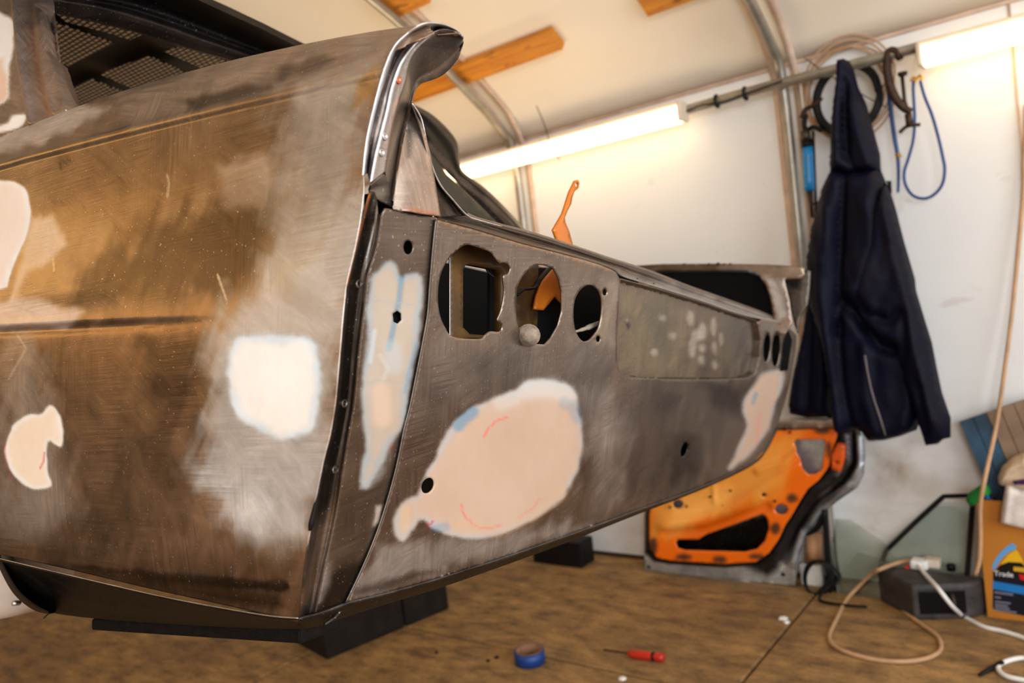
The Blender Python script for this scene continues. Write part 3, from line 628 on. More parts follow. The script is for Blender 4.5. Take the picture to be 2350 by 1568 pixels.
# ---- sill of the engine lid opening: front edge, trough, rear lip
FR = [(1003, 503), (1089, 526), (1196, 558), (1312, 588), (1402, 617), (1428, 634), (1500, 657), (1600, 688), (1700, 722), (1760, 735), (1792, 742)]
BK = [(1071, 494), (1097, 505), (1151, 520), (1223, 539), (1312, 567), (1400, 597), (1488, 625), (1575, 659), (1663, 690), (1751, 722), (1790, 741)]
def mid(A_, B_, k, dy=0):
    a, b = spline(A_, 40), spline(B_, 40); return [tuple(x) for x in a * (1 - k) + b * k + (0, dy)]
sp_ = mkpaint(np.array(C(96, 84, 74)[:3]), [('a', [(1420, 620), (1800, 720), (1800, 760), (1420, 670)], 14, (.36, .34, .33), .7)], [])
SCH = band('sill_channel', [(onTail(0), FR), (onTail(.004), shift(FR, 0, -4)), (onTail(.012), mid(FR, BK, .35, 2)), (onTail(.022), mid(FR, BK, .6, 2)), (cK(1, .392), mid(FR, BK, .85)), (cK(1, .395), BK)], metal_mat('sill_steel', None, .33), 160, paint=sp_)
band('lip_edge', [(cK(1, .395), shift(BK, 0, 2)), (cK(1, .394), shift(BK, 0, -2.5)), (cK(1, .400), shift(BK, 2, -5)), (cK(1, .412), shift(BK, 4, 6))], STEEL_LT if 0 else STEEL_MID, 160, .0008)
for (u, v) in ((1462, 644), (1500, 655), (1635, 700), (1661, 709), (1700, 722)):
    c0 = onTail(.004)(np.array([u]), np.array([v]))[0]; MB().box(car(c0), (.002, .003, .006)).build('slot', VOID, SCH, smooth=False)

# ---- fin: flanges, rolled end and inner face
A1 = [(832, 404), (841, 321), (861, 232), (882, 157), (904, 107), (936, 75), (971, 54), (1007, 53), (1043, 66), (1062, 82)]
A2 = [(843, 396), (853, 311), (870, 240), (889, 179), (914, 121), (950, 86), (986, 68), (1021, 60), (1045, 68), (1062, 82)]
A3 = [(850, 420), (864, 350), (886, 264), (900, 200), (921, 143), (950, 104), (986, 79), (1014, 68), (1042, 72), (1063, 84)]
A4 = [(882, 394), (889, 343), (900, 282), (914, 229), (929, 188), (936, 150), (952, 117), (982, 88), (1011, 72), (1038, 72), (1063, 88)]
A5 = [(898, 475), (907, 429), (918, 357), (932, 286), (945, 239), (952, 212), (966, 193), (1004, 179), (1029, 161), (1052, 132), (1063, 97)]
def qv(lo, hi, v0=60, v1=420): return lambda u, v: lo + (hi - lo) * np.clip((v - v0) / (v1 - v0), 0, 1)
qE = np.interp
def qa(u, v): return np.interp(v, [52, 75, 107, 232, 321, 404, 480], [.335, .347, .353, .364, .368, .371, .372])
def cq(d): return cK(1, lambda u, v: qa(u, v) + d)
finp = over(mkpaint(np.array(C(150, 142, 138)[:3]), [('l', A2, 4, (.05, .04, .038), .92, 5), ('l', [(845, 380), (862, 300), (905, 120), (960, 84)], 3, (.04, .035, .03), .6, 3)], []), [(A1, 5, (.85, .86, .88), .8), ([(890, 343), (900, 282), (914, 225)], 5, RST * 1.3, .35), (A3[:6], 3, (.8, .8, .82), .7), ([(912, 180), (918, 190)], 5, (.6, .3, .2), .6)])  # ridge highlights and the dark groove between them are painted in
FF = band('fin_flange', [(cq(0), A1), (cq(.0035), mid(A1, A2, .55)), (cq(.006), A2), (cq(.002), mid(A2, A3, .7)), (cq(-.001), A3), (cq(.0005), mid(A3, A4, .5)), (cq(0), A4)], metal_mat('fin_steel', None, .34), 140, paint=finp, smooth=True)
for u, v in ((915, 183), (884, 313), (877, 350)):
    c0 = cq(-.0008)(np.array([u]), np.array([v]))[0]
    MB().lathe(car(c0), car([0, -1, 0]) - car([0, 0, 0]), [(.0032, -.001), (.003, .0005), (.0018, .0006), (.0012, -.0004), (.0003, -.0004)], 18).build('spot_weld', STEEL_LT if v > 200 else metal_mat('coppery_spot', C(190, 110, 80), .3), FF)
fi = mkpaint(np.array(C(104, 92, 82)[:3]), [('a', [(960, 190), (1000, 175), (1060, 110), (1040, 165), (990, 195)], 10, (.03, .025, .022), .85), ('a', [(960, 100), (1060, 85), (1060, 110), (980, 110)], 10, (.06, .05, .045), .8), ('a', [(890, 300), (930, 230), (930, 290), (905, 440), (880, 460)], 12, (.22, .18, .15), .5)], [])  # near-black patch below the rolled end is shadow painted in
A45 = mid(A4, A5, .5)
band('fin_inner_face', [(cq(.0005), A4), (cq(.010), mid(A4, A5, .22)), (cq(.020), mid(A4, A5, .5)), (cq(.026), mid(A4, A5, .8)), (cq(.024), A5)], metal_mat('fin_inner_steel', None, .4), 120, paint=fi)
band('fin_foot', [(cq(.004), [(850, 424), (866, 408), (882, 394)]), (cq(.010), [(846, 436), (866, 430), (894, 425)]), (cq(.010), [(852, 450), (872, 462), (898, 475)])], STEEL_MID, 20)
tip = [(cq(.0), [(1043, 66), (1056, 74), (1063, 84)]), (cq(.012), [(1050, 72), (1060, 84), (1063, 97)]), (cq(.024), [(1050, 132), (1060, 112), (1063, 97)])]
# ---- gusset between fin and lid opening
gus = [(944, 242), (952, 262), (966, 305), (980, 360), (990, 420), (1002, 498), (950, 491), (903, 480), (907, 430), (918, 357), (932, 290)]
gl = [('a', [(900, 400), (925, 380), (920, 480), (900, 478)], 10, (.52, .46, .42), .8), ('l', [(925, 480), (1000, 497)], 5, RST, .5, 3), ('l', [(940, 300), (935, 360)], 4, DRK * .5, .5, 4)]
sheet('gusset_plate', gus, cK(1, lambda u, v: .3735 + (v - 490) * -.00006), metal_mat('gusset_steel', None, .34), BODY, sp=5, paint=mkpaint(np.array(C(150, 138, 130)[:3]), gl, []), incar=True,
      disp=lambda U, V: .004 * sst(dline([(944, 242), (920, 400), (908, 480)], U, V), 0, 30), ndir=(0, -1, 0))
# ---- dark flange of the lid opening
G1 = [(944, 242), (952, 262), (966, 305), (980, 360), (990, 420), (1003, 500)]
G2 = [(945, 237), (966, 272), (979, 329), (991, 380), (1010, 424), (1039, 459), (1071, 494)]
OF = band('opening_flange', [(cK(1, .378), G1), (cK(1, .388), mid(G1, G2, .4)), (cK(1, .390), mid(G1, G2, .8)), (cK(1, .386), G2)], metal_mat('flange_steel', C(62, 52, 44), .35), 80)
MB().tube(car(Kp(cK(1, .3855), G2 + [(1097, 505), (1151, 520)], 80)), .0009, 8).build('flange_bead', STEEL_LT, OF)
sheet('opening_web', [(1003, 500), (990, 420), (985, 395), (1010, 430), (1039, 462), (1071, 494), (1110, 512), (1200, 545), (1196, 557), (1089, 525)], cK(1, .392), STEEL_DK, BODY, sp=8, incar=True)
MB().box(car(cK(1, .386)(np.array([1004.]), np.array([490.]))[0]), (.006, .006, .007)).build('rust_spot', plain('rust', C(150, 80, 20), .9), BODY, bevel=.002)

# ---- underside valance
low = []
qs = np.linspace(1, 0, 120)
B0 = [(0, 1283), (10, 1285), (200, 1330), (400, 1375), (600, 1411), (685, 1419)]
U1 = [(2, 1288), (12, 1292), (200, 1337), (400, 1381), (600, 1416), (688, 1423)]
U2 = [(14, 1322), (60, 1350), (210, 1380), (400, 1405), (600, 1428), (690, 1432)]
U3 = [(60, 1378), (105, 1402), (210, 1418), (400, 1432), (600, 1442), (690, 1443)]
band('side_valance', [(cK(0, .4285), B0), (cK(0, .4275), shift(B0, 0, 4)), (cK(0, .432), U1), (cK(0, .455), U2), (cK(0, .49), U3), (cK(0, .60), shift(U3, 30, -5))], UNDER, 80)
R0 = [(686, 1418), (740, 1404), (797, 1383), (900, 1357), (1000, 1329), (1150, 1281), (1300, 1229), (1390, 1197), (1480, 1164), (1560, 1136), (1640, 1104), (1726, 1062), (1757, 1030), (1784, 980)]
R1 = [(690, 1443), (745, 1432), (805, 1411), (905, 1380), (1005, 1350), (1155, 1298), (1303, 1244), (1393, 1208), (1482, 1173), (1562, 1143), (1642, 1110), (1728, 1067), (1760, 1033), (1786, 983)]
vp = mkpaint(np.array(C(58, 52, 48)[:3]), [('l', R0, 3, (.25, .24, .23), .5, 3)], [])
band('rear_valance', [(onTail(0), R0), (onTail(-.001), mid(R0, R1, .12)), (onTail(.004), mid(R0, R1, .5)), (onTail(.012), R1), (onTail(.10), shift(R1, 0, -8))], metal_mat('valance_steel', None, .45), 140, paint=vp)
tp = onTail(.004)
MB().tube(car(np.array([tp(np.array([a]), np.array([b]))[0] for a, b in ((797, 1384), (785, 1400), (765, 1420), (745, 1434))])), .0015, 8).build('seam_drip', STEEL_DK, BODY)
MB().tube(car(Kp(cK(0, .4265), B0, 80)), .00055, 6).build('lip_highlight', STEEL_LT, QP)  # bright bead put in for the backlit line along the lower edge
# wheel arch liner and black bar under the tail
band('wheel_arch', [(cK(0, .43), [(-60, 1180), (-10, 1240), (5, 1290), (40, 1352), (80, 1388), (110, 1404)]), (cK(0, .45), [(-70, 1190), (-20, 1250), (0, 1305), (32, 1362), (75, 1398), (112, 1409)]), (cK(0, .60), [(0, 1190), (30, 1250), (60, 1300), (90, 1350), (120, 1380), (160, 1400)])], BLACKSTEEL, 50)
bt = car(cK(0, .50)(np.array([208., 690., 690., 208.]), np.array([1420., 1440., 1480., 1448.])))
V = np.r_[bt, bt + (car([.05, 0, 0]) - car([0, 0, 0]))]
obj('chassis_rail', V, [(0, 1, 2, 3), (7, 6, 5, 4), (0, 4, 5, 1), (1, 5, 6, 2), (2, 6, 7, 3), (3, 7, 4, 0)], plain('sooty_rail', C(20, 16, 14), .7, .2, .3, 90, .6), BODY, smooth=False, bevel=.003)

# ---- pillars, rear window header, roof lining
pil_out = [(-160, -120), (60, -120), (74, -40), (86, 10), (98, 24), (104, 60), (110, 110), (126, 170), (152, 254), (110, 274), (70, 292), (0, 318), (-160, 360)]
def pil_disp(U, V):
    return -.006 * np.exp(-(dline([(38, -100), (42, 40), (52, 140), (78, 285)], U, V) / 9) ** 2) + .005 * np.exp(-(dline([(62, -100), (66, 40), (78, 150), (104, 270)], U, V) / 8) ** 2) - .004 * np.exp(-(dline([(86, -10), (94, 60), (104, 160), (128, 262)], U, V) / 6) ** 2)
pp = over(mkpaint(np.array(C(150, 136, 126)[:3]), [('a', [(-160, -120), (35, -120), (50, 150), (60, 300), (-160, 330)], 14, (.30, .25, .21), .8), ('a', [(60, -120), (74, -40), (98, 24), (100, 60), (60, 60)], 12, (.08, .07, .07), .6)],
    [([(-160, -20), (20, 40), (32, 90), (22, 150), (0, 200), (-160, 220)], 5, WHT * .93, WHT, 12), ([(-160, 300), (0, 288), (30, 266), (58, 262), (58, 278), (20, 300), (-160, 330)], 4, WHT, WHT, 8), ([(-160, 240), (0, 130), (12, 150), (20, 190), (0, 240)], 4, PINK * .9, WHT * .9, 10)]), [([(44, -60), (48, 60), (62, 160), (82, 280)], 2.5, (.35, .35, .42), .6), ([(64, 60), (80, 180), (104, 268)], 1.5, RST, .5)])
def pil_f(u, v):
    d = raysK(u, v); t_ = .45 / d[..., 0]
    for _ in range(20): t_ = (.445 + np.clip(t_ * d[..., 2] - .255, 0, 1) * .22) / d[..., 0]
    return d * t_[..., None]
sheet('side_pillar', pil_out, pil_f, metal_mat('pillar_steel', None, .38), BODY, sp=6, thick=.02, off=1, paint=pp, incar=True, disp=pil_disp, ndir=(1, 0, 0))
H0 = [(330, -50), (455, -12), (520, 14), (610, 58), (700, 102), (790, 148), (880, 196), (950, 240)]
H3 = [(60, -60), (80, -10), (100, 8), (200, 24), (330, 60), (460, 104), (600, 150), (720, 200), (860, 260), (955, 310)]
H4 = [(72, -52), (92, 2), (104, 24), (223, 53), (319, 77), (430, 112), (536, 143), (640, 185), (760, 230), (950, 320)]
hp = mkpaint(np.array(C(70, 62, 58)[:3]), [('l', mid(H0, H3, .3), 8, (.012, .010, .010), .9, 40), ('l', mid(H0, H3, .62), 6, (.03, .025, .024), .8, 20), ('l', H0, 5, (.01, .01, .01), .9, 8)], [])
band('window_header', [(cK(1, 1.02), H0), (cK(1, 1.0), mid(H0, H3, .35)), (cK(1, .985), mid(H0, H3, .6)), (cK(1, .99), mid(H0, H3, .72)), (cK(1, .98), mid(H0, H3, .85)), (cK(1, .985), H3), (cK(1, .995), H4)], metal_mat('header_steel', None, .42), 90, paint=hp)
# roof lining with stamped mesh windows
t = NT('stamped_mesh'); k1 = t.n('ShaderNodeTexBrick', i_Vector=t.map((1, 1, 1)), i_Color1=C(190, 176, 156), i_Color2=C(214, 190, 156), i_Mortar=C(24, 19, 15), i_Scale=1.0); k1.inputs['Brick Width'].default_value = .014; k1.inputs['Row Height'].default_value = .008; k1.inputs['Mortar Size'].default_value = .0022; k1.inputs['Mortar Smooth'].default_value = .3
MESHM = t.out(k1.outputs[0], .5, .4, k1.outputs[1], .5, .002)
RF = .52
def onRoofIn(off=0): return cK(2, RF + off)
RP_ = sheet('roof_panel', [(-250, -250), (200, -250), (455, 0), (600, 66), (700, 116), (930, 252), (920, 330), (600, 330), (150, 330), (-250, 300)], onRoofIn(.012), plain('dark_roof_lining', C(46, 36, 27), .6, .2, .25), BODY, sp=60, thick=.01, incar=True, smooth=False)
for q_ in ([(106, 45), (130, 52), (262, 100), (160, 152), (118, 140)], [(124, 27), (330, 78), (298, 92), (255, 78), (150, 50)], [(232, 172), (340, 128), (430, 168), (310, 206)], [(374, 118), (424, 106), (540, 148), (470, 160)], [(140, 215), (208, 182), (280, 210), (160, 252)], [(120, 160), (142, 164), (128, 176)]):
    ro = sheet('mesh_window', q_, onRoofIn(-.002), MESHM, RP_, sp=14, thick=.002, incar=True, smooth=False)
    ax = C2W[:, 0], C2W[:, 1]
# far pillar and far rear corner
FP1 = [(945, 238), (985, 259), (1015, 284), (1040, 312), (1050, 332), (1053, 358), (1057, 385), (1066, 398), (1082, 410), (1110, 430), (1146, 463), (1180, 498), (1216, 540)]
FP4 = [(940, 270), (960, 300), (980, 335), (1000, 365), (1025, 395), (1060, 430), (1095, 465), (1130, 500), (1160, 530), (1190, 560)]
FPf = cK(1, lambda u, v: 1.0 - (v - 240) * .0009)
fpp = mkpaint(np.array(C(60, 54, 52)[:3]), [('a', [(940, 230), (1060, 290), (1064, 395), (1040, 400), (990, 330), (940, 260)], 12, (.011, .011, .013), .95), ('l', [(985, 335), (1020, 375), (1065, 420), (1130, 470), (1200, 535)], 7, (.22, .19, .17), .7, 6), ('l', mid(FP1, FP4, .12), 4, (.02, .02, .02), .8, 6)], [])
band('far_pillar', [(FPf, FP1), (cK(1, lambda u, v: .985 - (v - 240) * .0009), mid(FP1, FP4, .25)), (cK(1, lambda u, v: .992 - (v - 240) * .0009), mid(FP1, FP4, .5)), (cK(1, lambda u, v: .99 - (v - 240) * .0009), mid(FP1, FP4, .75)), (FPf, FP4)], metal_mat('far_pillar_steel', None, .4), 70, paint=fpp)
sheet('far_window_seal', [(975, 300), (1000, 360), (1025, 400), (1060, 430), (1100, 470), (1190, 545), (1150, 530), (1080, 500), (1030, 470), (1000, 420)], cK(1, 1.02), plain('olive_seal', C(64, 58, 42), .5), BODY, sp=12, incar=True)
FO = [(1436, 611), (1520, 606), (1640, 605), (1760, 607), (1844, 612), (1846, 630), (1838, 640), (1800, 642), (1812, 690), (1818, 742), (1800, 770), (1740, 770), (1500, 700)]
FH = [(1470, 627), (1560, 624), (1650, 623), (1715, 625), (1742, 634), (1758, 655), (1768, 685), (1775, 730), (1765, 760), (1600, 705), (1500, 672)]
ffp = over(mkpaint(np.array(C(140, 126, 114)[:3]), [('a', [(1420, 600), (1660, 600), (1640, 625), (1430, 630)], 8, DRK * 1.2, .6), ('a', [(1760, 640), (1800, 645), (1810, 720), (1790, 735), (1775, 690)], 8, (.45, .42, .40), .7), ('a', [(1780, 640), (1820, 700), (1830, 745), (1810, 740)], 6, (.2, .17, .15), .6)], []), [([(1665, 623), (1715, 624), (1742, 634)], 4, BLU, .6), ([(1800, 741), (1815, 742)], 2.5, RST, .6)])
sheet('far_inner_panel', FO, cK(0, 1.80), metal_mat('far_inner_steel', None, .38), BODY, holes=[FH], sp=7, thick=.004, off=1, paint=ffp, incar=True)
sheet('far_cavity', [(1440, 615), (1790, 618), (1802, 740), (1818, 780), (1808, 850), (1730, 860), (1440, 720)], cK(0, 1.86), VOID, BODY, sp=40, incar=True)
sheet('far_fin', [(1800, 640), (1840, 634), (1850, 618), (1859, 622), (1857, 660), (1852, 700), (1836, 726), (1830, 765), (1822, 742), (1812, 700)], cK(0, 1.83), metal_mat('far_fin_steel', None, .4), BODY, sp=5, thick=.01, incar=True, paint=mkpaint(np.array(C(88, 80, 72)[:3]), [('a', [(1840, 620), (1860, 620), (1852, 700), (1836, 726), (1838, 660)], 4, (.16, .14, .12), .9), ('a', [(1800, 640), (1836, 640), (1838, 665), (1812, 665)], 8, OXI, .8)], []))
# ---- engine bay: walls behind the cut-outs, coloured near-black for the shade inside
def kbox(name, lo, hi, mat, parent=BODY, **k):
    c = [(a + b) / 2 for a, b in zip(lo, hi)]; V = np.array([[(lo, hi)[i][0], (lo, hi)[j][1], (lo, hi)[l][2]] for i in (0, 1) for j in (0, 1) for l in (0, 1)])
    return obj(name, car(V), [(0, 1, 3, 2), (4, 6, 7, 5), (0, 4, 5, 1), (2, 3, 7, 6), (0, 2, 6, 4), (1, 5, 7, 3)], mat, parent, smooth=False, **k)
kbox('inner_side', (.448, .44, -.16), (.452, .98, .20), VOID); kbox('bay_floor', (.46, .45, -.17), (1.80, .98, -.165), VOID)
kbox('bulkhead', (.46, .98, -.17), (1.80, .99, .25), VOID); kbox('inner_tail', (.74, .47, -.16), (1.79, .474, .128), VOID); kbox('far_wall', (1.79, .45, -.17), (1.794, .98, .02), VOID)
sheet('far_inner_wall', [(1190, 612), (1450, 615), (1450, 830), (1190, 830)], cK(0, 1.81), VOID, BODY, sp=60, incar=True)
lamp_box = [(1032, 540), (1190, 590), (1180, 820), (1032, 800)]
lb_hole = [(1062, 620), (1068, 608), (1080, 604), (1150, 618), (1158, 630), (1158, 768), (1148, 773), (1078, 768), (1062, 752)]
LB = sheet('lamp_bracket', lamp_box, cK(1, .412), BROWN, BODY, holes=[lb_hole], sp=10, thick=.0012, incar=True)
hl = dens(lb_hole, 6); P0 = cK(1, .412)(hl[:, 0], hl[:, 1]); P0 = np.r_[P0, P0[:1]]; V, Fc = loft([P0, P0 + (0, .012, 0)]); obj('bracket_rim', car(V), Fc, BROWN, LB, thick=.0008)
MB().tube(car(Kp(cK(1, .411), [(1032, 545), (1032, 680), (1032, 800)], 10)), .0005, 6).build('bracket_edge', STEEL_LT, LB)
kbox('inner_shadow_box', (.505, .60, -.1), (.80, .61, .13), VOID); kbox('corner_hole_shade', (.45, .395, .04), (.53, .40, .14), VOID)  # near-black panels added so the cut-outs look dark inside
sheet('inner_mount', [(1178, 600), (1236, 600), (1232, 800), (1178, 800)], cK(1, .46), BROWN, BODY, sp=20, incar=True)
MB().tube(car(Kp(cK(1, .44), [(1184, 678), (1200, 665), (1225, 661), (1240, 640), (1262, 615)], 30)), .0045, 8, flat=.4).build('rubber_strap', BLACKP, BODY)
MB().tube(car(Kp(cK(1, .43), [(1110, 604), (1120, 625), (1140, 640), (1165, 642)], 20)), .0009, 6).build('violet_wire', plain('violet', C(80, 50, 84), .5), BODY)
kb = cK(1, .385)(np.array([1214.]), np.array([770.]))[0]
MB().lathe(car(kb), car([0, -1, 0]) - car([0, 0, 0]), [(.0004, .0115), (.004, .0108), (.0075, .0085), (.0102, .0052), (.0115, .001), (.0112, -.004), (.0085, -.009), (.006, -.02), (.0005, -.02)], 28).build('bump_stop', plain('chalky_rubber', C(150, 132, 116), .8, 0, .35, 90, .5), BODY)
cn = [cK(1, .40)(np.array([a]), np.array([b]))[0] for a, b in ((1318, 762), (1335, 757), (1352, 751), (1374, 742))]
MB().tube(car(spline(cn, 20)), np.repeat([.0016, .0024, .0034, .003], 5), 6).build('wire_connector', plain('grubby_plastic', C(150, 140, 120), .6), BODY)
# orange bracket standing in the engine bay
ob = [(1318, 415), (1324, 413), (1328, 420), (1326, 432), (1316, 440), (1311, 455), (1309, 468), (1300, 485), (1294, 500), (1296, 512), (1304, 530), (1314, 566), (1330, 640), (1298, 700), (1285, 695), (1272, 680), (1245, 712), (1224, 710), (1230, 680), (1245, 640), (1270, 600), (1300, 590), (1282, 566), (1268, 528), (1290, 490), (1306, 440)]
sheet('orange_bracket', ob, cK(1, .455), ORANGE, BODY, holes=[circ(1322, 425, 4, 6, 12)], sp=7, thick=.003, off=0, incar=True)

# white drum behind the wheel arch
dr = cK(0, .56)(np.array([-12.]), np.array([1268.]))[0]
MB().lathe(car(dr), car([-1, 0, 0]) - car([0, 0, 0]), [(.0005, .030), (.05, .030), (.075, .026), (.0865, .012), (.088, -.01), (.088, -.06), (.0005, -.06)], 64).build('wheel_drum', plain('white_drum', C(214, 198, 184), .35, 0, .04), BODY); WD = bpy.data.objects['wheel_drum']
b0 = cK(0, .53)(np.array([40.]), np.array([1384.]))[0]; MB().lathe(car(b0), car([-1, -.9, .3]) - car([0, 0, 0]), [(.0032, -.004), (.0032, .010), (.0026, .0115), (.0003, .0115)], 20).build('drum_bolt', STEEL_LT, WD)
MB().tube(car(Kp(cK(0, .5), [(118, 1405), (108, 1412), (101, 1419)], 6)), .0007, 6).build('drum_wire', BLACKP, WD)

# ================================================================== THINGS ON AND BY THE WALL
NW = (0, -1, 0)
def single(o, label, cat, group=None): return tag(o, label, cat, group)
# ---- jacket
JY = 2.55; jc = W1(onY(JY), 1960, 600)
J = empty('jacket', (jc.x, JY, 1.70), 'dark navy work jacket hanging by its hood from the wall rail', 'jacket')
jacket_tone = mkpaint(np.array(C(21, 24, 50)[:3]), [('l', [(2030, 470), (2070, 620), (2120, 820), (2165, 960)], 20, (.035, .026, .03), .55, 12), ('a', [(1980, 580), (2050, 600), (2030, 660), (1990, 660)], 22, (.05, .045, .055), .6), ('l', [(1965, 470), (1960, 560), (1940, 760), (1940, 900)], 14, (.028, .02, .026), .5, 9), ('a', [(1970, 850), (2020, 860), (2010, 930), (1970, 920)], 16, (.035, .045, .06), .35)], [])  # lighter streaks and patches over the navy base
t = NT('navy_work_cloth'); at = t.n('ShaderNodeVertexColor', layer_name='tone'); NAVYM = t.out(t.mix(1.0, at.outputs[0], (.42, .44, .62, 1), 'MULTIPLY'), .6, 0, t.noise(55, detail=5), .25, .004, Specular_IOR_Level=.15)
def jp(name, out, th, folds, dy=0, **k): return puff(name, out, onY(JY + dy), NW, th, NAVYM, J, folds=folds, paint=jacket_tone, wob=.02, **k)
jp('left_sleeve', [(1866, 560), (1890, 520), (1915, 560), (1918, 700), (1914, 850), (1908, 962), (1895, 957), (1852, 959), (1814, 950), (1809, 930), (1817, 875), (1830, 815), (1843, 761), (1852, 700), (1850, 640)], .045, [([(1880, 650), (1865, 800), (1858, 950)], 8, -.02), ([(1895, 700), (1890, 950)], 6, .012)], .03, edge=26)
jp('body', [(1907, 388), (1886, 440), (1864, 519), (1854, 590), (1850, 650), (1868, 720), (1892, 800), (1905, 880), (1912, 958), (1920, 992), (1950, 994), (1966, 984), (1981, 993), (1998, 1013), (2040, 1008), (2067, 1001), (2104, 987), (2116, 950), (2120, 850), (2100, 640), (2075, 554), (2057, 483), (2046, 447), (2032, 415), (2020, 386), (1960, 392)], .075,
   [([(1950, 395), (1944, 500), (1938, 650), (1936, 760)], 9, -.03), ([(1937, 740), (1945, 870), (1968, 985)], 8, -.022), ([(1915, 480), (1900, 640), (1915, 800), (1935, 980)], 14, .02), ([(2000, 450), (2010, 560), (1975, 660)], 18, .018), ([(1950, 690), (1985, 730), (2030, 790), (2060, 800)], 12, -.035), ([(1992, 745), (2030, 740), (2066, 722)], 7, -.02), ([(1998, 790), (2000, 900), (2030, 1000)], 12, .012), ([(1895, 600), (1880, 540)], 8, .01)], edge=34)
jp('right_sleeve', [(2030, 418), (2046, 447), (2057, 483), (2075, 554), (2093, 626), (2104, 672), (2124, 738), (2139, 786), (2150, 844), (2162, 901), (2182, 959), (2182, 1004), (2164, 1009), (2153, 1019), (2124, 1023), (2112, 985), (2095, 930), (2075, 880), (2062, 830), (2058, 795), (2010, 770), (1975, 725), (1958, 690), (1965, 640), (1990, 560), (2005, 480)], .06,
   [([(2040, 480), (2075, 640), (2110, 800), (2150, 960)], 9, .016), ([(1965, 680), (2000, 720), (2050, 735), (2068, 715)], 10, -.022), ([(2060, 560), (2085, 700), (2082, 850)], 8, -.012), ([(2120, 880), (2135, 990)], 6, -.012), ([(2126, 1000), (2180, 985)], 5, -.008)], -.035, edge=28)
jp('hood', [(1920, 139), (1935, 134), (1950, 141), (1960, 160), (1970, 200), (1989, 240), (2001, 285), (2011, 322), (2020, 354), (2022, 394), (1990, 398), (1950, 400), (1905, 392), (1906, 304), (1911, 251), (1920, 190)], .05,
   [([(1948, 190), (1947, 300), (1952, 360), (1968, 392)], 7, -.025), ([(1935, 150), (1928, 260), (1930, 380)], 9, .016), ([(1962, 240), (1975, 310), (2000, 380)], 8, .012), ([(1908, 352), (1925, 338), (1945, 335)], 5, -.012)], -.01, edge=20)
obj('piping', *(lambda v: v)(loft([np.array([tuple(W1(onY(JY - .088), a + s_, b)) for a, b in ((1985, 815), (1990, 850), (1998, 890), (2008, 925), (2020, 960), (2032, 1000))]) for s_ in (-2, 2)])), plain('reflective_piping', C(120, 108, 108), .5), J, thick=.002)
puff('drawcord_tab', [(2034, 415), (2046, 415), (2047, 444), (2042, 446)], onY(JY + .01), NW, .008, BLACKP, J, sp=5, edge=4)

# ---- cable coils on the rail
def coil(u, v, ru, n, r, mat, y, label, jit=.05, seed=1, sy=1.12, tail=None):
    rg = random.Random(seed); c = W1(onY(y), u, v); k = (c - Vector((0, 0, EYE))).length; R = ru / F0 * k * .93; pts = []
    for i in range(n):
        rr = R * (1 + rg.uniform(-jit, jit)); ox, oz, oy = rg.uniform(-jit, jit) * R, rg.uniform(-jit, jit) * R, (i / max(n - 1, 1) - .5) * r * 3.2
        for a in range(14):
            an = a / 14 * 2 * math.pi + i * .1; pts.append((c.x + ox + rr * math.cos(an), y + oy, c.z + oz + rr * sy * math.sin(an)))
    if tail: pts += [tuple(W1(onY(y - .01), a, b)) for a, b in tail]
    o = MB().tube(spline(pts, 40 * n), r, 8).build('cable_coil', mat); return single(o, label, 'cable', 'cable coils on the rail')
coil(1943, 228, 66, 7, .0075, BLACKP, WY - .055, 'thick coil of black cable hung on the rail behind the jacket hood', .06, 3)
coil(1941, 210, 86, 5, .0032, TAN, WY - .03, 'loose coil of thin tan cable behind the black coil', .13, 5)
# hook on the rail that carries the hood
# ---- grease gun on a wire
gy = WY - .075; gp = lambda u, v, dy=0: tuple(W1(onY(gy + dy), u, v))
G = empty('grease_gun', W1(onY(gy), 1852, 360), 'blue and black grease gun hanging on a white wire beside the hoop tube', 'grease gun')
BLUEL = plain('bright_blue_label', C(20, 140, 214), .3, 0, .12, 60)
MB().tube(spline([gp(1836, 183), gp(1838, 205), gp(1843, 245), gp(1846, 262)], 20), .0026, 8).build('hanging_wire', WHITEP, G)
MB().tube([gp(1847, 300), gp(1850, 322)], [.014, .017], 18).build('gun_head', plain('grimy_steel', C(96, 84, 70), .4, .8), G)
MB().tube([gp(1850, 322), gp(1852, 332), gp(1853, 338)], .0175, 20).build('collar', BLACKP, G)
MB().tube(spline([gp(1853, 338), gp(1858, 438)], 6), .0165, 24).build('barrel', BLUEL, G)
MB().tube([gp(1858, 438), gp(1862, 470), gp(1864, 500)], [.010, .007, .005], 14).build('plunger_rod', RUST, G)
MB().tube(spline([gp(1862, 470), gp(1872, 466), gp(1884, 462)], 8), .0035, 8).build('pull_handle', BLACKP, G)
MB().tube(spline([gp(1866, 300, .01), gp(1869, 380, .01), gp(1872, 470, .01), gp(1870, 510, .01)], 12), .0045, 8).build('lever', BLACKP, G)
MB().tube(spline([gp(1840, 272), gp(1848, 252), gp(1862, 244), gp(1876, 236), (gp(1886, 224))], 16), [.008] * 6 + [.0065] * 10, 10).build('coupler_arm', RUST, G)
MB().tube(spline([gp(1850, 262), gp(1846, 282), gp(1850, 300), gp(1866, 292), gp(1886, 300)], 18), .008, 10).build('trigger_hook', BLACKP, G)

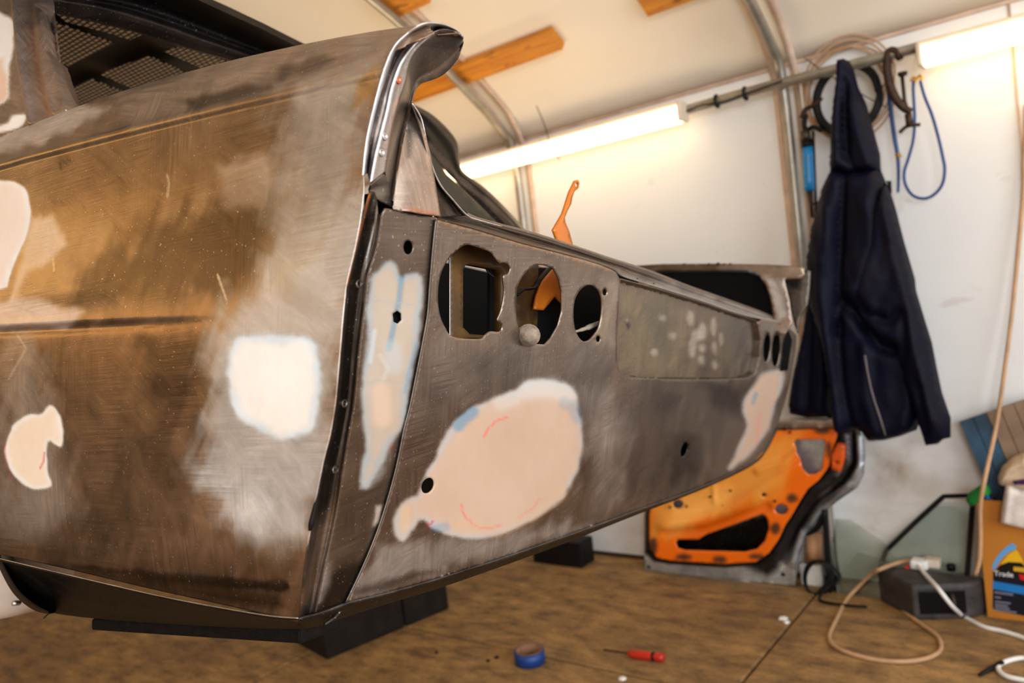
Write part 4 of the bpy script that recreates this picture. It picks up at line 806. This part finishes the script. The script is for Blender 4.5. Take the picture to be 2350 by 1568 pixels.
# ---- clamp on the rail
cy_ = WY - .09; cp = lambda u, v, dy=0: tuple(W1(onY(cy_ + dy), u, v))
Kc = empty('screw_clamp', W1(onY(cy_), 2060, 200), 'rusty iron screw clamp gripping the rail right of the jacket', 'clamp')
MB().tube(spline([cp(2066, 136), cp(2058, 120), cp(2044, 116), cp(2037, 130), cp(2037, 165), cp(2044, 200), cp(2057, 228), cp(2074, 248), cp(2090, 256)], 40), np.interp(np.linspace(0, 1, 40), [0, .3, .8, 1], [.014, .018, .0175, .015]), 14, flat=.7).build('frame', RUST, Kc)
MB().tube([cp(2070, 172), cp(2076, 232), cp(2087, 272)], .0055, 12).build('screw', RUST, Kc)
MB().tube([cp(2071, 166), cp(2071.5, 174)], [.014, .012], 18).build('swivel_pad', RUST, Kc)
MB().tube(spline([cp(2064, 305), cp(2078, 292), cp(2090, 288), cp(2112, 286)], 14), .0055, 10).build('tommy_bar', RUST, Kc)
MB().tube([cp(2084, 262), cp(2088, 290)], .010, 14).build('boss', RUST, Kc)
# ---- blue cords
S = empty('blue_strap', W1(onY(WY - .06), 2050, 280), 'dark blue strap hanging straight down behind the clamp with a wire clip', 'strap')
sp_p = lambda pts, dy=-.06: [tuple(W1(onY(WY + dy), a, b)) for a, b in pts]
MB().tube(spline(sp_p([(2034, 136), (2038, 190), (2044, 250), (2052, 310), (2060, 358), (2062, 400), (2061, 442)]), 50), np.interp(np.linspace(0, 1, 50), [0, .6, 1], [.0078, .0065, .004]), 8).build('webbing', BLUECORD, S)
MB().tube(spline(sp_p([(2061, 442), (2054, 462), (2058, 478), (2068, 480), (2075, 470), (2068, 446), (2061, 438)]), 30), .0016, 6).build('wire_clip', WHITEP, S)
MB().tube(spline(sp_p([(2059, 352), (2064, 362)]), 6), .008, 10).build('ferrule', plain('brass', C(170, 130, 60), .4, .8), S)
Bc = empty('bungee_cord', W1(onY(WY - .07), 2120, 300), 'bright blue elastic cord hanging in a long loop below the right lamp', 'cord')
MB().tube(spline(sp_p([(2112, 186), (2122, 222), (2138, 262), (2152, 310), (2163, 358), (2168, 390), (2162, 424), (2142, 448), (2118, 456), (2094, 448), (2078, 424), (2075, 396), (2084, 366), (2096, 320), (2099, 270), (2096, 210), (2097, 184)], -.07), 110), .0045, 8).build('cord', BLUECORD, Bc)
for a, b in ((2096, 184), (2110, 180)):
    MB().tube(spline(sp_p([(a - 6, b + 3), (a, b - 6), (a + 6, b - 2), (a + 3, b + 6)], -.072), 14), .004, 8).build('hook', plain('yellow_brass', C(214, 160, 60), .35, .8), Bc)
MB().tube(spline(sp_p([(2100, 180), (2098, 150), (2104, 120), (2108, 150), (2104, 178)], -.072), 24), .0015, 6).build('hanging_wire', WHITEP, Bc)
single(MB().tube(spline([tuple(W1(onY(WY - .05), a, b)) for a, b in ((1845, 132), (1870, 150), (1893, 166), (1950, 200), (2004, 231), (2036, 247))], 40), .0018, 6).build('thin_wire', BLACKP), 'thin grey wire crossing behind the jacket hood and the coils', 'wire')
single(MB().tube(spline([tuple(W1(onY(WY - .15), a, b)) for a, b in ((1231, 243), (1242, 268), (1254, 300), (1262, 330), (1272, 350), (1284, 366))], 30), .0016, 6).build('wire_tie', BLACKP), 'short black wire end sticking up over the long lamp', 'wire')

# ---- orange door
BN = nrm((0, -1, .05)); P0 = np.array([-1.5, 2.60, 0])
def dp(off): return onPlane(P0 + BN * off, BN)
D = empty('car_door', (-1.22, 2.6, 0), 'stripped orange car door standing on the floor, leaning on the wall', 'car door')
rim = [(1485, 1140), (1560, 1050), (1700, 990), (1740, 962), (1792, 968), (1850, 962), (1915, 965), (1960, 960), (1974, 975), (1983, 1003), (1986, 1042), (1983, 1088), (1967, 1119), (1927, 1146), (1897, 1171), (1869, 1202), (1851, 1229), (1839, 1263), (1830, 1303), (1825, 1344), (1756, 1339), (1634, 1330), (1481, 1317), (1479, 1272)]
op_ = [(1490, 1180), (1500, 1120), (1600, 1040), (1740, 990), (1920, 983), (1921, 1001), (1909, 1039), (1903, 1070), (1879, 1102), (1854, 1122), (1836, 1150), (1817, 1183), (1802, 1205), (1787, 1238), (1765, 1269), (1735, 1290), (1664, 1295), (1542, 1287), (1508, 1281), (1490, 1260)]
tri = [(1826, 1009), (1892, 1009), (1895, 1016), (1890, 1050), (1886, 1078), (1872, 1088), (1856, 1089), (1847, 1078), (1842, 1058), (1830, 1036), (1822, 1016)]
lng = [(1551, 1246), (1556, 1238), (1603, 1238), (1621, 1226), (1680, 1205), (1747, 1180), (1757, 1184), (1763, 1196), (1765, 1212), (1756, 1241), (1738, 1260), (1710, 1267), (1572, 1263), (1555, 1258)]
rnd = circ(1793, 1169, 15, 12)
rm_ = mkpaint(np.array(C(176, 184, 192)[:3]), [('a', [(1540, 1230), (1700, 1190), (1775, 1170), (1775, 1270), (1540, 1270)], 10, (.008, .007, .006), .97), ('a', [(1900, 985), (1970, 985), (1975, 1050), (1960, 1100), (1880, 1140), (1800, 1300), (1760, 1320), (1700, 1300), (1900, 1060)], 8, (.028, .022, .02), .9), ('l', [(1962, 1000), (1964, 1060), (1940, 1110), (1890, 1150), (1845, 1210)], 5, (.03, .028, .03), .8, 7), ('l', [(1944, 1000), (1946, 1060), (1920, 1090)], 4, (.35, .35, .38), .6, 3)], [])  # near-black zone behind the long opening is cavity shade painted on
folds_r = [([(1972, 1000), (1974, 1070), (1950, 1110), (1890, 1150), (1845, 1215), (1822, 1290)], 10, .016), ([(1955, 985), (1957, 1060), (1930, 1100), (1870, 1150), (1825, 1210), (1795, 1290)], 9, -.012)]
def fsum(folds): return lambda U, V: sum(am * np.exp(-(dline(pts, U, V) / wd) ** 2) for pts, wd, am in folds)
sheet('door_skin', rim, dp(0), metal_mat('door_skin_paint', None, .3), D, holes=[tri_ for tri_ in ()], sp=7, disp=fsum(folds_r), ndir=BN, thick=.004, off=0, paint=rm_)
spots = [(1818, 1144, 14, 12), (1780, 1213, 14, 16), (1570, 1279, 18, 7), (1652, 1285, 16, 8), (1499, 1256, 11, 20), (1735, 1278, 20, 9), (1886, 989, 18, 8), (1903, 1035, 8, 22)]
dl = [('a', [(1490, 1120), (1700, 1000), (1830, 990), (1800, 1130), (1600, 1200), (1490, 1230)], 30, C(214, 160, 80)[:3], .8), ('a', [(1560, 1150), (1680, 1120), (1640, 1190), (1540, 1210)], 20, C(226, 176, 104)[:3], .6)] + [('a', circ(x, y, a, b, 12), 5, C(84, 62, 52)[:3], .95) for x, y, a, b in spots]
dfo = [([(1530, 1205), (1620, 1195), (1700, 1160), (1760, 1120), (1850, 1060)], 22, .022), ([(1530, 1225), (1620, 1215), (1690, 1190), (1760, 1165)], 9, -.014), ([(1740, 1080), (1800, 1060), (1840, 1030)], 8, .012), ([(1638, 1115), (1640, 1150)], 4, .008)]
t = NT('glossy_orange'); at = t.n('ShaderNodeVertexColor', layer_name='tone'); ORP = t.out(at.outputs[0], .28, 0, t.noise(20), .05, .002, Coat_Weight=.3)
IP = sheet('inner_panel', op_, dp(.045), ORP, D, holes=[tri, lng, rnd, circ(1757, 1134, 5, 5, 10), circ(1556, 1157, 12, 10, 14)], sp=6, disp=fsum(dfo), ndir=BN, thick=.003, paint=mkpaint(np.array(C(206, 116, 26)[:3]), dl, []))
ol = dens(op_, 8); ia, ib = dp(.045)(ol[:, 0], ol[:, 1]), dp(.006)(*(ol + (ol - ol.mean(0)) * .05).T); V, Fc = loft([np.r_[ia, ia[:1]], np.r_[ib, ib[:1]]]); obj('panel_flange', V, Fc, BLACKSTEEL, D, thick=.002)
sheet('window_sill', [(1745, 958), (1918, 963), (1920, 982), (1740, 985)], dp(.05), STEEL_LT, D, sp=12, thick=.02, off=1)
sheet('hinge_plate', [(1921, 1018), (1938, 1022), (1937, 1050), (1927, 1084), (1908, 1078), (1908, 1045)], dp(.06), plain('burnt_orange', C(214, 84, 10), .4), D, sp=8, thick=.03, off=1, holes=[circ(1920, 1062, 6, 2.5, 10)])
for u, v in ((1489, 1302), (1797, 1319)): MB().lathe(dp(.003)(np.array([u]), np.array([v]))[0], BN, [(.010, -.002), (.010, .0015), (.0005, .0015)], 3).build('corner_hole', VOID, D)
for u, v in ((1538, 1164), (1576, 1162), (1630, 1140), (1677, 1126), (1660, 1160), (1697, 1150), (1779, 1150), (1813, 992), (1800, 985)):
    MB().lathe(dp(.05)(np.array([u]), np.array([v]))[0], BN, [(.0035, -.004), (.0035, .008), (.0005, .008)], 10).build('screw_hole', BLACKSTEEL, IP)
# ---- things behind the door
def fbox(name, u0, v0, u1, v1, y, depth, mat, label, cat, zb=0, **k):
    a, b = W1(onY(y), u0, v0), W1(onY(y), u1, v1); z0, z1 = zb, max(a.z, b.z)
    o = MB().box(((a.x + b.x) / 2, y + depth / 2, (z0 + z1) / 2), (abs(b.x - a.x), depth, z1 - z0)).build(name, mat, smooth=False, bevel=.004, **k)
    return single(o, label, cat) if label else o
Wf = empty('window_frame', tuple(W1(onY(2.615), 1890, 1370)), 'black plastic window frame standing upright between the orange door and clear glass', 'frame')
for nm, path in (('upright', [(1893, 1168), (1898, 1240), (1903, 1330), (1908, 1372)]), ('crossbar', [(1850, 1225), (1875, 1212), (1893, 1175)]), ('foot', [(1903, 1300), (1925, 1325), (1915, 1350), (1890, 1366)])):
    MB().tube(spline([tuple(W1(onY(2.615), a, b)) for a, b in path], 16), .016, 8, flat=.6).build(nm, BLACKP, Wf)
single(MB().tube([tuple(W1(onY(2.66), a, b)) for a, b in ((1867, 1224), (1868, 1290))], .028, 24).build('cardboard_tube', plain('pale_brown_card', C(190, 140, 100), .7)), 'short brown cardboard roll behind the door, inside the black cable loop', 'roll')
fbox('paper_block', 1834, 1296, 1888, 1345, 2.63, .03, WHITEP, 'small white block on the floor inside the black cable loop', 'block')
pts = [];
for i in range(3):
    for a in range(12):
        an = a / 12 * 2 * math.pi + i * .2; pts.append(tuple(W1(onY(2.57 + .01 * i), 1872 + (27 + 3 * i) * math.cos(an) + 5 * i, 1326 - (38 + 2 * i) * math.sin(an) + 2 * i)))
pts += [tuple(W1(onZ(.008), a, b)) for a, b in ((1880, 1375), (1930, 1388), (1990, 1393))]
single(MB().tube(spline(pts, 160), .0045, 8).build('black_cable', BLACKP), 'coiled black cable on the floor beside the foot of the orange door', 'cable')
# ---- glass
t = NT('green_tinted_glass'); tr = t.n('ShaderNodeBsdfTransparent'); tr.inputs[0].default_value = (.9, .93, .905, 1); gl_ = t.n('ShaderNodeBsdfGlossy'); gl_.inputs['Roughness'].default_value = .08; gl_.inputs[0].default_value = (.8, .85, .82, 1)
mx = t.n('ShaderNodeMixShader'); fr = t.n('ShaderNodeFresnel'); fr.inputs[0].default_value = 1.5; t.t.links.new(t.math('ADD', fr.outputs[0], .04), mx.inputs[0]); t.t.links.new(tr.outputs[0], mx.inputs[1]); t.t.links.new(gl_.outputs[0], mx.inputs[2]); t.t.links.new(mx.outputs[0], t.t.nodes['Material Output'].inputs[0]); GLASS = t.m
GN = nrm((0, -1, .3)); gpl = lambda y: onPlane((-.7, y, 0), GN)
single(sheet('glass_pane', [(1907, 1191), (1951, 1193), (2032, 1247), (2056, 1290), (2040, 1385), (1950, 1376), (1925, 1330), (1910, 1270)], gpl(2.60), GLASS, sp=200, thick=.004, smooth=False), 'larger clear side window glass leaning on the wall right of the orange door', 'glass', 'loose window glasses by the wall')
single(sheet('glass_pane', [(1968, 1268), (2060, 1296), (2070, 1390), (1930, 1382), (1918, 1340), (1932, 1316)], gpl(2.588), GLASS, sp=200, thick=.004, smooth=False), 'smaller clear glass leaning in front, against the black box, with yellow smear', 'glass', 'loose window glasses by the wall')
QG = empty('quarter_window', (-.55, 2.58, 0), 'triangular quarter window glass in a black rubber frame behind the black box', 'window glass')
qg = [(2022, 1345), (2020, 1300), (2034, 1264), (2100, 1200), (2166, 1139), (2233, 1137), (2226, 1240), (2217, 1350)]
sheet('pane', qg, gpl(2.62), GLASS, QG, sp=200, thick=.004, smooth=False)
fq = gpl(2.615)(np.array([a for a, b in qg] + [2022.]), np.array([b for a, b in qg] + [1345.]))
MB().tube(resample(fq, 120), .0075, 8).build('rubber_seal', BLACKP, QG)
# ---- black box with sockets
TZ = .108; tp_ = onZ(TZ); fo = [(2018, 1293), (2092, 1343), (2226, 1338), (2258, 1362), (2200, 1302), (2150, 1287)]
T_ = [W1(tp_, a, b) for a, b in fo]; T_ = [Vector((T_[0].x, 2.575, TZ)), T_[1], T_[2], Vector((-.362, 2.585, TZ)), Vector((-.6, 2.598, TZ))]
TB = empty('power_box', (T_[1].x + .05, T_[1].y + .05, 0), 'scuffed black plastic power box on the floor with white plugs on top', 'power box')
cc = Vector((sum(p.x for p in T_) / 5, sum(p.y for p in T_) / 5, 0)); rows = []
for z, k in ((.0, .97), (.012, 1.0), (.095, 1.0), (TZ, .95)): rows.append(np.array([(cc.x + (p.x - cc.x) * k, cc.y + (p.y - cc.y) * k, z) for p in T_]))
V, Fc = loft(rows, closed=True, cap=True); SCUFF = plain('scuffed_black_plastic', C(58, 52, 50), .6, 0, .35, 30, .2); obj('case', V, Fc, SCUFF, TB, smooth=False, bevel=.006)
a_, b_ = T_[1], T_[2]; dx_ = (b_ - a_); L_ = dx_.length; nn = Vector((dx_.y, -dx_.x, 0)).normalized(); nn = nn if nn.y < 0 else -nn
def onfront(s, z, o=.001): q = a_ + dx_ * s + nn * o; return (q.x, q.y, z)
V = np.array([onfront(.1, .02), onfront(.9, .02), onfront(.9, .088), onfront(.1, .088), onfront(.12, .02, .003), onfront(.88, .02, .003), onfront(.88, .085, .003), onfront(.12, .085, .003)])
obj('front_recess', V, [(4, 5, 6, 7), (0, 1, 5, 4), (1, 2, 6, 5), (2, 3, 7, 6), (3, 0, 4, 7)], plain('deep_black', C(12, 12, 13), .35), TB, smooth=False)
MB().tube([onfront(.66, .03, .006), onfront(.68, .055, .010), onfront(.66, .08, .006)], .006, 8).build('socket_clip', RUST, TB)
q = W1(onZ(TZ), 2183, 1306); MB().lathe((q.x, q.y, TZ), (0, 0, 1), [(.013, -.004), (.013, .012), (.010, .015), (.0005, .015)], 20).build('knob', BLACKP, TB)
q = W1(onZ(TZ), 2083, 1303); MB().box((q.x, q.y, TZ + .002), (.014, .022, .008)).build('red_switch', plain('red_switch', C(200, 50, 30), .4), TB, smooth=False, bevel=.002)
def plug(u, v, mat, label, path, r, cm):
    q = W1(onZ(TZ), u, v); e = empty('plug_and_lead', (q.x, q.y, TZ), label, 'power cord', 'leads plugged into the power box')
    MB().box((q.x, q.y, TZ + .014), (.05, .045, .028)).build('plug', mat, e, smooth=False, bevel=.007)
    MB().tube(spline([(q.x + .0, q.y - .02, TZ + .014)] + path, 150), r, 8).build('cord', cm, e); return e
fz = lambda pts, z=.006: [tuple(W1(onZ(z), a, b)) for a, b in pts]
plug(2112, 1304, WHITEP, 'white plug with white lead running across the floor to the right', fz([(2126, 1322)], TZ + .01) + fz([(2152, 1350)], .132) + fz([(2182, 1388)], .09) + fz([(2200, 1406)], .04) + fz([(2210, 1414), (2255, 1438), (2300, 1449), (2352, 1466), (2420, 1500), (2400, 1530), (2350, 1511), (2305, 1520), (2290, 1534), (2308, 1552), (2352, 1562), (2420, 1575)]), .0062, WHITEP)
plug(2140, 1301, plain('cream_plug', C(216, 200, 180), .5), 'cream plug with tan lead looping over the floor in front of the box', fz([(2120, 1288), (2070, 1290), (2022, 1306)], TZ + .012) + fz([(2000, 1318)], .09) + fz([(1972, 1345)], .04) + fz([(1942, 1378), (1918, 1425), (1903, 1462), (1922, 1488), (1985, 1510), (2060, 1519), (2125, 1512), (2158, 1492), (2152, 1462), (2118, 1436), (2085, 1412), (2070, 1400)]), .006, TAN)
single(MB().tube(spline([tuple(W1(onY(y_), a, b)) for y_, a, b in ((2.69, 2354, 240), (2.69, 2349, 420), (2.68, 2338, 560), (2.66, 2322, 720), (2.64, 2304, 860), (2.62, 2286, 980))] + [tuple(W1(onY(2.5), a, b)) for a, b in ((2262, 1090), (2250, 1160), (2250, 1240), (2247, 1290), (2238, 1320))], 120), .0058, 8).build('hanging_cord', TAN), 'long tan cord hanging down the wall at the right, in front of the striped panel', 'cord')
# ---- striped panel
SP = empty('striped_panel', tuple(W1(onY(2.64), 2300, 1000)), 'panel of blue and brown painted planks leaning on the wall above the cardboard box', 'panel')
BLW, BRW = plain('blue_plank', C(48, 80, 104), .6, 0, .25, 10), plain('brown_plank', C(142, 116, 92), .7, 0, .15, 12)
e0 = np.array([2203, 968.]); tdir = np.array([31, -10.6]); ddir = np.array([76, 178.])
for k in range(6):
    a = e0 + tdir * k; b = a + tdir * .94; sheet('plank', [tuple(a), tuple(b), tuple(b + ddir), tuple(a + ddir)], onY(2.66), BLW if k < 2 else BRW, SP, sp=60, thick=.012, off=0, smooth=False)
sheet('backing', [tuple(e0), tuple(e0 + tdir * 6), tuple(e0 + tdir * 6 + ddir), tuple(e0 + ddir)], onY(2.672), plain('dark_backing', C(40, 44, 46), .7), SP, sp=60, thick=.006, off=0, smooth=False)
# ---- cardboard box with printed picture
BY = 2.555; bl_ = W1(onY(BY), 2266, 1408); zt = W1(onY(BY), 2252, 1148).z; x0 = bl_.x; x1 = x0 + .34
CB = empty('cardboard_box', (x0 + .17, BY + .07, 0), 'brown cardboard box on the floor printed with a picture of an oil can', 'box')
CARD = plain('cardboard', C(188, 118, 30), .7, 0, .06, 8)
m = MB().box((x0 + .17, BY + .0015, zt / 2), (.34, .003, zt)).box((x0 + .17, BY + .1285, zt / 2), (.34, .003, zt)).box((x0 + .0015, BY + .065, zt / 2), (.003, .124, zt)).box((x1 - .0015, BY + .065, zt / 2), (.003, .124, zt)).box((x0 + .17, BY + .065, .003), (.334, .124, .006)); CT = m.build('carton', CARD, CB, smooth=False)
def decal(name, out, col, k=1, sp=40): return sheet(name, out, onY(BY - .0004 * k), plain('print_' + name, col, .5, 0, .03), CT, sp=sp, thick=.0003, smooth=False)
decal('printed_label', [(2279, 1309), (2440, 1335), (2440, 1432), (2340, 1412), (2285, 1402), (2278, 1395)], C(22, 22, 32), 1)
decal('printed_cap', [(2290, 1308), (2300, 1290), (2315, 1272), (2333, 1262), (2345, 1282), (2352, 1300), (2350, 1320)], C(232, 178, 16), 1)
decal('printed_shadow', [(2284, 1309), (2296, 1297), (2315, 1290), (2345, 1292), (2360, 1310), (2360, 1326)], C(24, 20, 16), 2)
decal('printed_handle', [(2276, 1306), (2283, 1286), (2296, 1268), (2312, 1253), (2324, 1247), (2333, 1254), (2330, 1262), (2316, 1267), (2302, 1279), (2291, 1294), (2284, 1308)], C(92, 164, 220), 2, 10)
decal('printed_band', [(2279, 1334), (2440, 1362), (2440, 1382), (2279, 1352)], C(10, 116, 190), 2)
decal('printed_stripe', [(2326, 1301), (2440, 1312), (2440, 1324), (2326, 1311)], C(210, 164, 30), 3)
decal('printed_red', [(2338, 1318), (2440, 1330), (2440, 1344), (2342, 1331)], C(196, 12, 18), 3)
decal('printed_small_text', [(2282, 1357), (2325, 1363), (2325, 1368), (2282, 1362)], C(110, 108, 130), 3)
for k_, (v0, w_) in enumerate(((1369, 14), (1379, 36), (1386, 30), (1392, 34), (1398, 50))): decal('printed_small_text', [(2283, v0), (2283 + w_, v0 + w_ * .13), (2283 + w_, v0 + 3.5 + w_ * .13), (2283, v0 + 3.5)], C(120, 120, 136), 3)
def word(txt, u, v, hpx, mat, name):
    cu = bpy.data.curves.new(name, 'FONT'); cu.body = txt; p = W1(onY(BY - .0016), u, v); q = W1(onY(BY - .0016), u, v - hpx); cu.size = (q.z - p.z) * 1.35; cu.extrude = .0003; cu.space_character = .95
    o = bpy.data.objects.new(name, cu); COL.objects.link(o); dg = bpy.context.evaluated_depsgraph_get(); me = bpy.data.meshes.new_from_object(o.evaluated_get(dg)); bpy.data.objects.remove(o)
    V = np.array([tuple(x.co) for x in me.vertices]); V = np.c_[p.x + V[:, 0], p.y - V[:, 2], p.z + V[:, 1]]; F_ = [tuple(x.vertices) for x in me.polygons]; return obj(name, V, F_, mat, CT, smooth=False)
WP = plain('print_white', C(236, 234, 238), .5, 0, .02)
word('Trade', 2281, 1321, 12, WP, 'printed_word')
# ---- rags spilling out of the box
clothm = lambda n_, c_: plain(n_, c_, .85, 0, .12, 30, .3)
def rag(out, y, th, mat, label, folds=(), **k): return single(puff('rag', out, onY(y), NW, th, mat, sp=6, folds=folds, wob=.012, **k), label, 'rag', 'rags stuffed in the cardboard box')
rag([(2216, 1148), (2222, 1132), (2236, 1122), (2252, 1112), (2266, 1112), (2274, 1126), (2276, 1140), (2262, 1138), (2250, 1148), (2238, 1160), (2226, 1163)], 2.55, .03, clothm('green_rag', C(10, 120, 36)), 'bright green rag hanging over the left corner of the cardboard box', edge=12)
rag([(2256, 1128), (2272, 1126), (2278, 1146), (2260, 1147)], 2.565, .02, clothm('blue_rag', C(30, 90, 180)), 'small blue rag between the green and navy rags in the box', edge=8)
rag([(2276, 1146), (2290, 1126), (2308, 1112), (2312, 1130), (2302, 1150), (2280, 1149)], 2.57, .025, clothm('navy_rag', C(28, 26, 50)), 'dark navy rag at the top edge of the cardboard box', edge=10)
rag([(2292, 1110), (2290, 1095), (2300, 1070), (2325, 1048), (2350, 1038), (2420, 1040), (2420, 1130), (2340, 1130), (2310, 1118)], 2.60, .04, clothm('beige_cloth', C(206, 178, 146)), 'crumpled beige towel on top of the box, below the striped panel', [([(2300, 1100), (2320, 1070), (2352, 1056)], 7, .012)], edge=16)
rag([(2324, 1104), (2336, 1102), (2362, 1098), (2400, 1100), (2400, 1112), (2340, 1112), (2328, 1114)], 2.54, .02, clothm('purple_rag', C(66, 20, 84)), 'purple rag strip between the beige towel and white cloth', edge=6)
rag([(2308, 1116), (2318, 1114), (2340, 1122), (2400, 1130), (2420, 1222), (2350, 1214), (2322, 1208), (2294, 1200), (2298, 1165)], 2.535, .02, clothm('white_cloth', C(228, 216, 208)), 'white cloth draped over the front of the cardboard box', [([(2316, 1130), (2308, 1200)], 6, .006)], edge=14)

# ================================================================== ON THE FLOOR
q = W1(onZ(0), 1217, 1520); TR = empty('tape_roll', (q.x, q.y, 0), 'small blue roll of tape lying flat on the floor by the slab joint', 'tape')
MB().lathe((q.x, q.y, 0), (0, 0, 1), [(.040, 0), (.046, .001), (.046, .037), (.040, .038)], 40, closed=True).build('tape', plain('blue_tape', C(16, 60, 130), .45), TR)
MB().lathe((q.x, q.y, 0), (0, 0, 1), [(.037, 0), (.0398, 0), (.0398, .039), (.037, .039)], 40, closed=True).build('core', plain('card_core', C(150, 110, 80), .8), TR)
a_, b_, c_ = [W1(onZ(.012), *p) for p in ((1386, 1492), (1441, 1500), (1524, 1510))]
SD = empty('screwdriver', b_, 'red handled screwdriver lying on the floor right of the tape roll', 'screwdriver'); dv = (c_ - b_)
MB().tube([tuple(a_), tuple(b_)], .003, 8).build('blade', RUST, SD)
hp_ = [tuple(b_ + dv * k) for k in (0, .06, .15, .4, .62, .72, .78, .95, 1)]; MB().tube(hp_, [.007, .010, .0125, .0135, .012, .0095, .013, .0135, .009], 12).build('handle', plain('red_handle', C(190, 40, 20), .35), SD)
MB().tube([tuple(b_ + dv * .68), tuple(b_ + dv * .74)], .0128, 12).build('grip_band', BLACKP, SD)
o = fbox('storage_box', 1218, 1236, 1334, 1292, 2.53, .10, plain('black_crate', C(20, 18, 18), .5), 'black crate on the floor by the wall, seen beneath the tail', 'crate')
single(MB().box(tuple(W1(onZ(.006), 1324, 1298)), (.05, .02, .012)).build('yellow_wedge', plain('yellow_plastic', C(214, 196, 20), .5), smooth=False, bevel=.003), 'tiny yellow wedge on the floor beside the black crate', 'wedge')
# blocks that carry the body
BLK = plain('dark_block', C(34, 27, 21), .85, 0, .25, 24, .5)
p1, p2, p3 = W1(onZ(0), 1032, 1398), W1(onZ(0), 930, 1441), W1(onZ(0), 800, 1486)
def block(pa, pb, z0, z1, label):
    d = (pb - pa).normalized(); nrm_ = Vector((-d.y, d.x, 0)); nrm_ = nrm_ if nrm_.x < 0 else -nrm_; L = (pb - pa).length; w = .22; V = []
    for z in (z0, z1):
        for pt in (pa, pb, pb + nrm_ * w, pa + nrm_ * w): V.append((pt.x, pt.y, z))
    return single(obj('concrete_block', np.array(V), [(3, 2, 1, 0), (4, 5, 6, 7), (0, 1, 5, 4), (1, 2, 6, 5), (2, 3, 7, 6), (3, 0, 4, 7)], BLK, smooth=False, bevel=.008), label, 'block', 'blocks under the car body')
dd = (p2 - p1).normalized(); H_ = .215
block(p1, p1 + dd * ((p2 - p1).length - .006), 0, H_, 'right concrete block on the floor beneath the tail'); block(p2, p2 + dd * .30, 0, H_, 'left concrete block on the floor beneath the tail')
for k in (1, 2):
    block(p1 + dd * .06, p2, k * H_ + .002, (k + 1) * H_, 'upper block of the hidden stack that carries the body')
for i, (u, v, s_) in enumerate(((1797, 1418, .016), (1805, 1427, .010), (1428, 1556, .012), (1002, 1497, .006), (1140, 1508, .008), (1120, 1516, .007))):
    q = W1(onZ(.003), u, v); o = MB().lathe((q.x, q.y, 0), (0, 0, 1), [(s_, 0), (s_ * .8, .004), (s_ * .3, .006), (.0003, .006)], 5 + i % 3).build('debris_chip', WHITEP if i < 3 else BLK, smooth=False)
    single(o, ['white chip on the floor right of the slab joint', 'smaller white chip next to the white chip by the joint', 'pale chip at the bottom edge below the screwdriver', 'dark crumb on the floor left of the tape roll, farthest from it', 'dark crumb nearest the left side of the tape roll', 'dark crumb just left of the crumb nearest the tape'][i], 'chip', 'crumbs and chips on the floor')
q0, q1 = W1(onZ(.006), 2247, 1550), W1(onZ(.01), 2300, 1520); single(MB().tube([tuple(q0), tuple((q0 + q1) / 2), tuple(q1)], [.004, .006, .006], 8).build('file_tool', BLACKP), 'short dark rod on the floor at the bottom right by the white lead', 'rod')
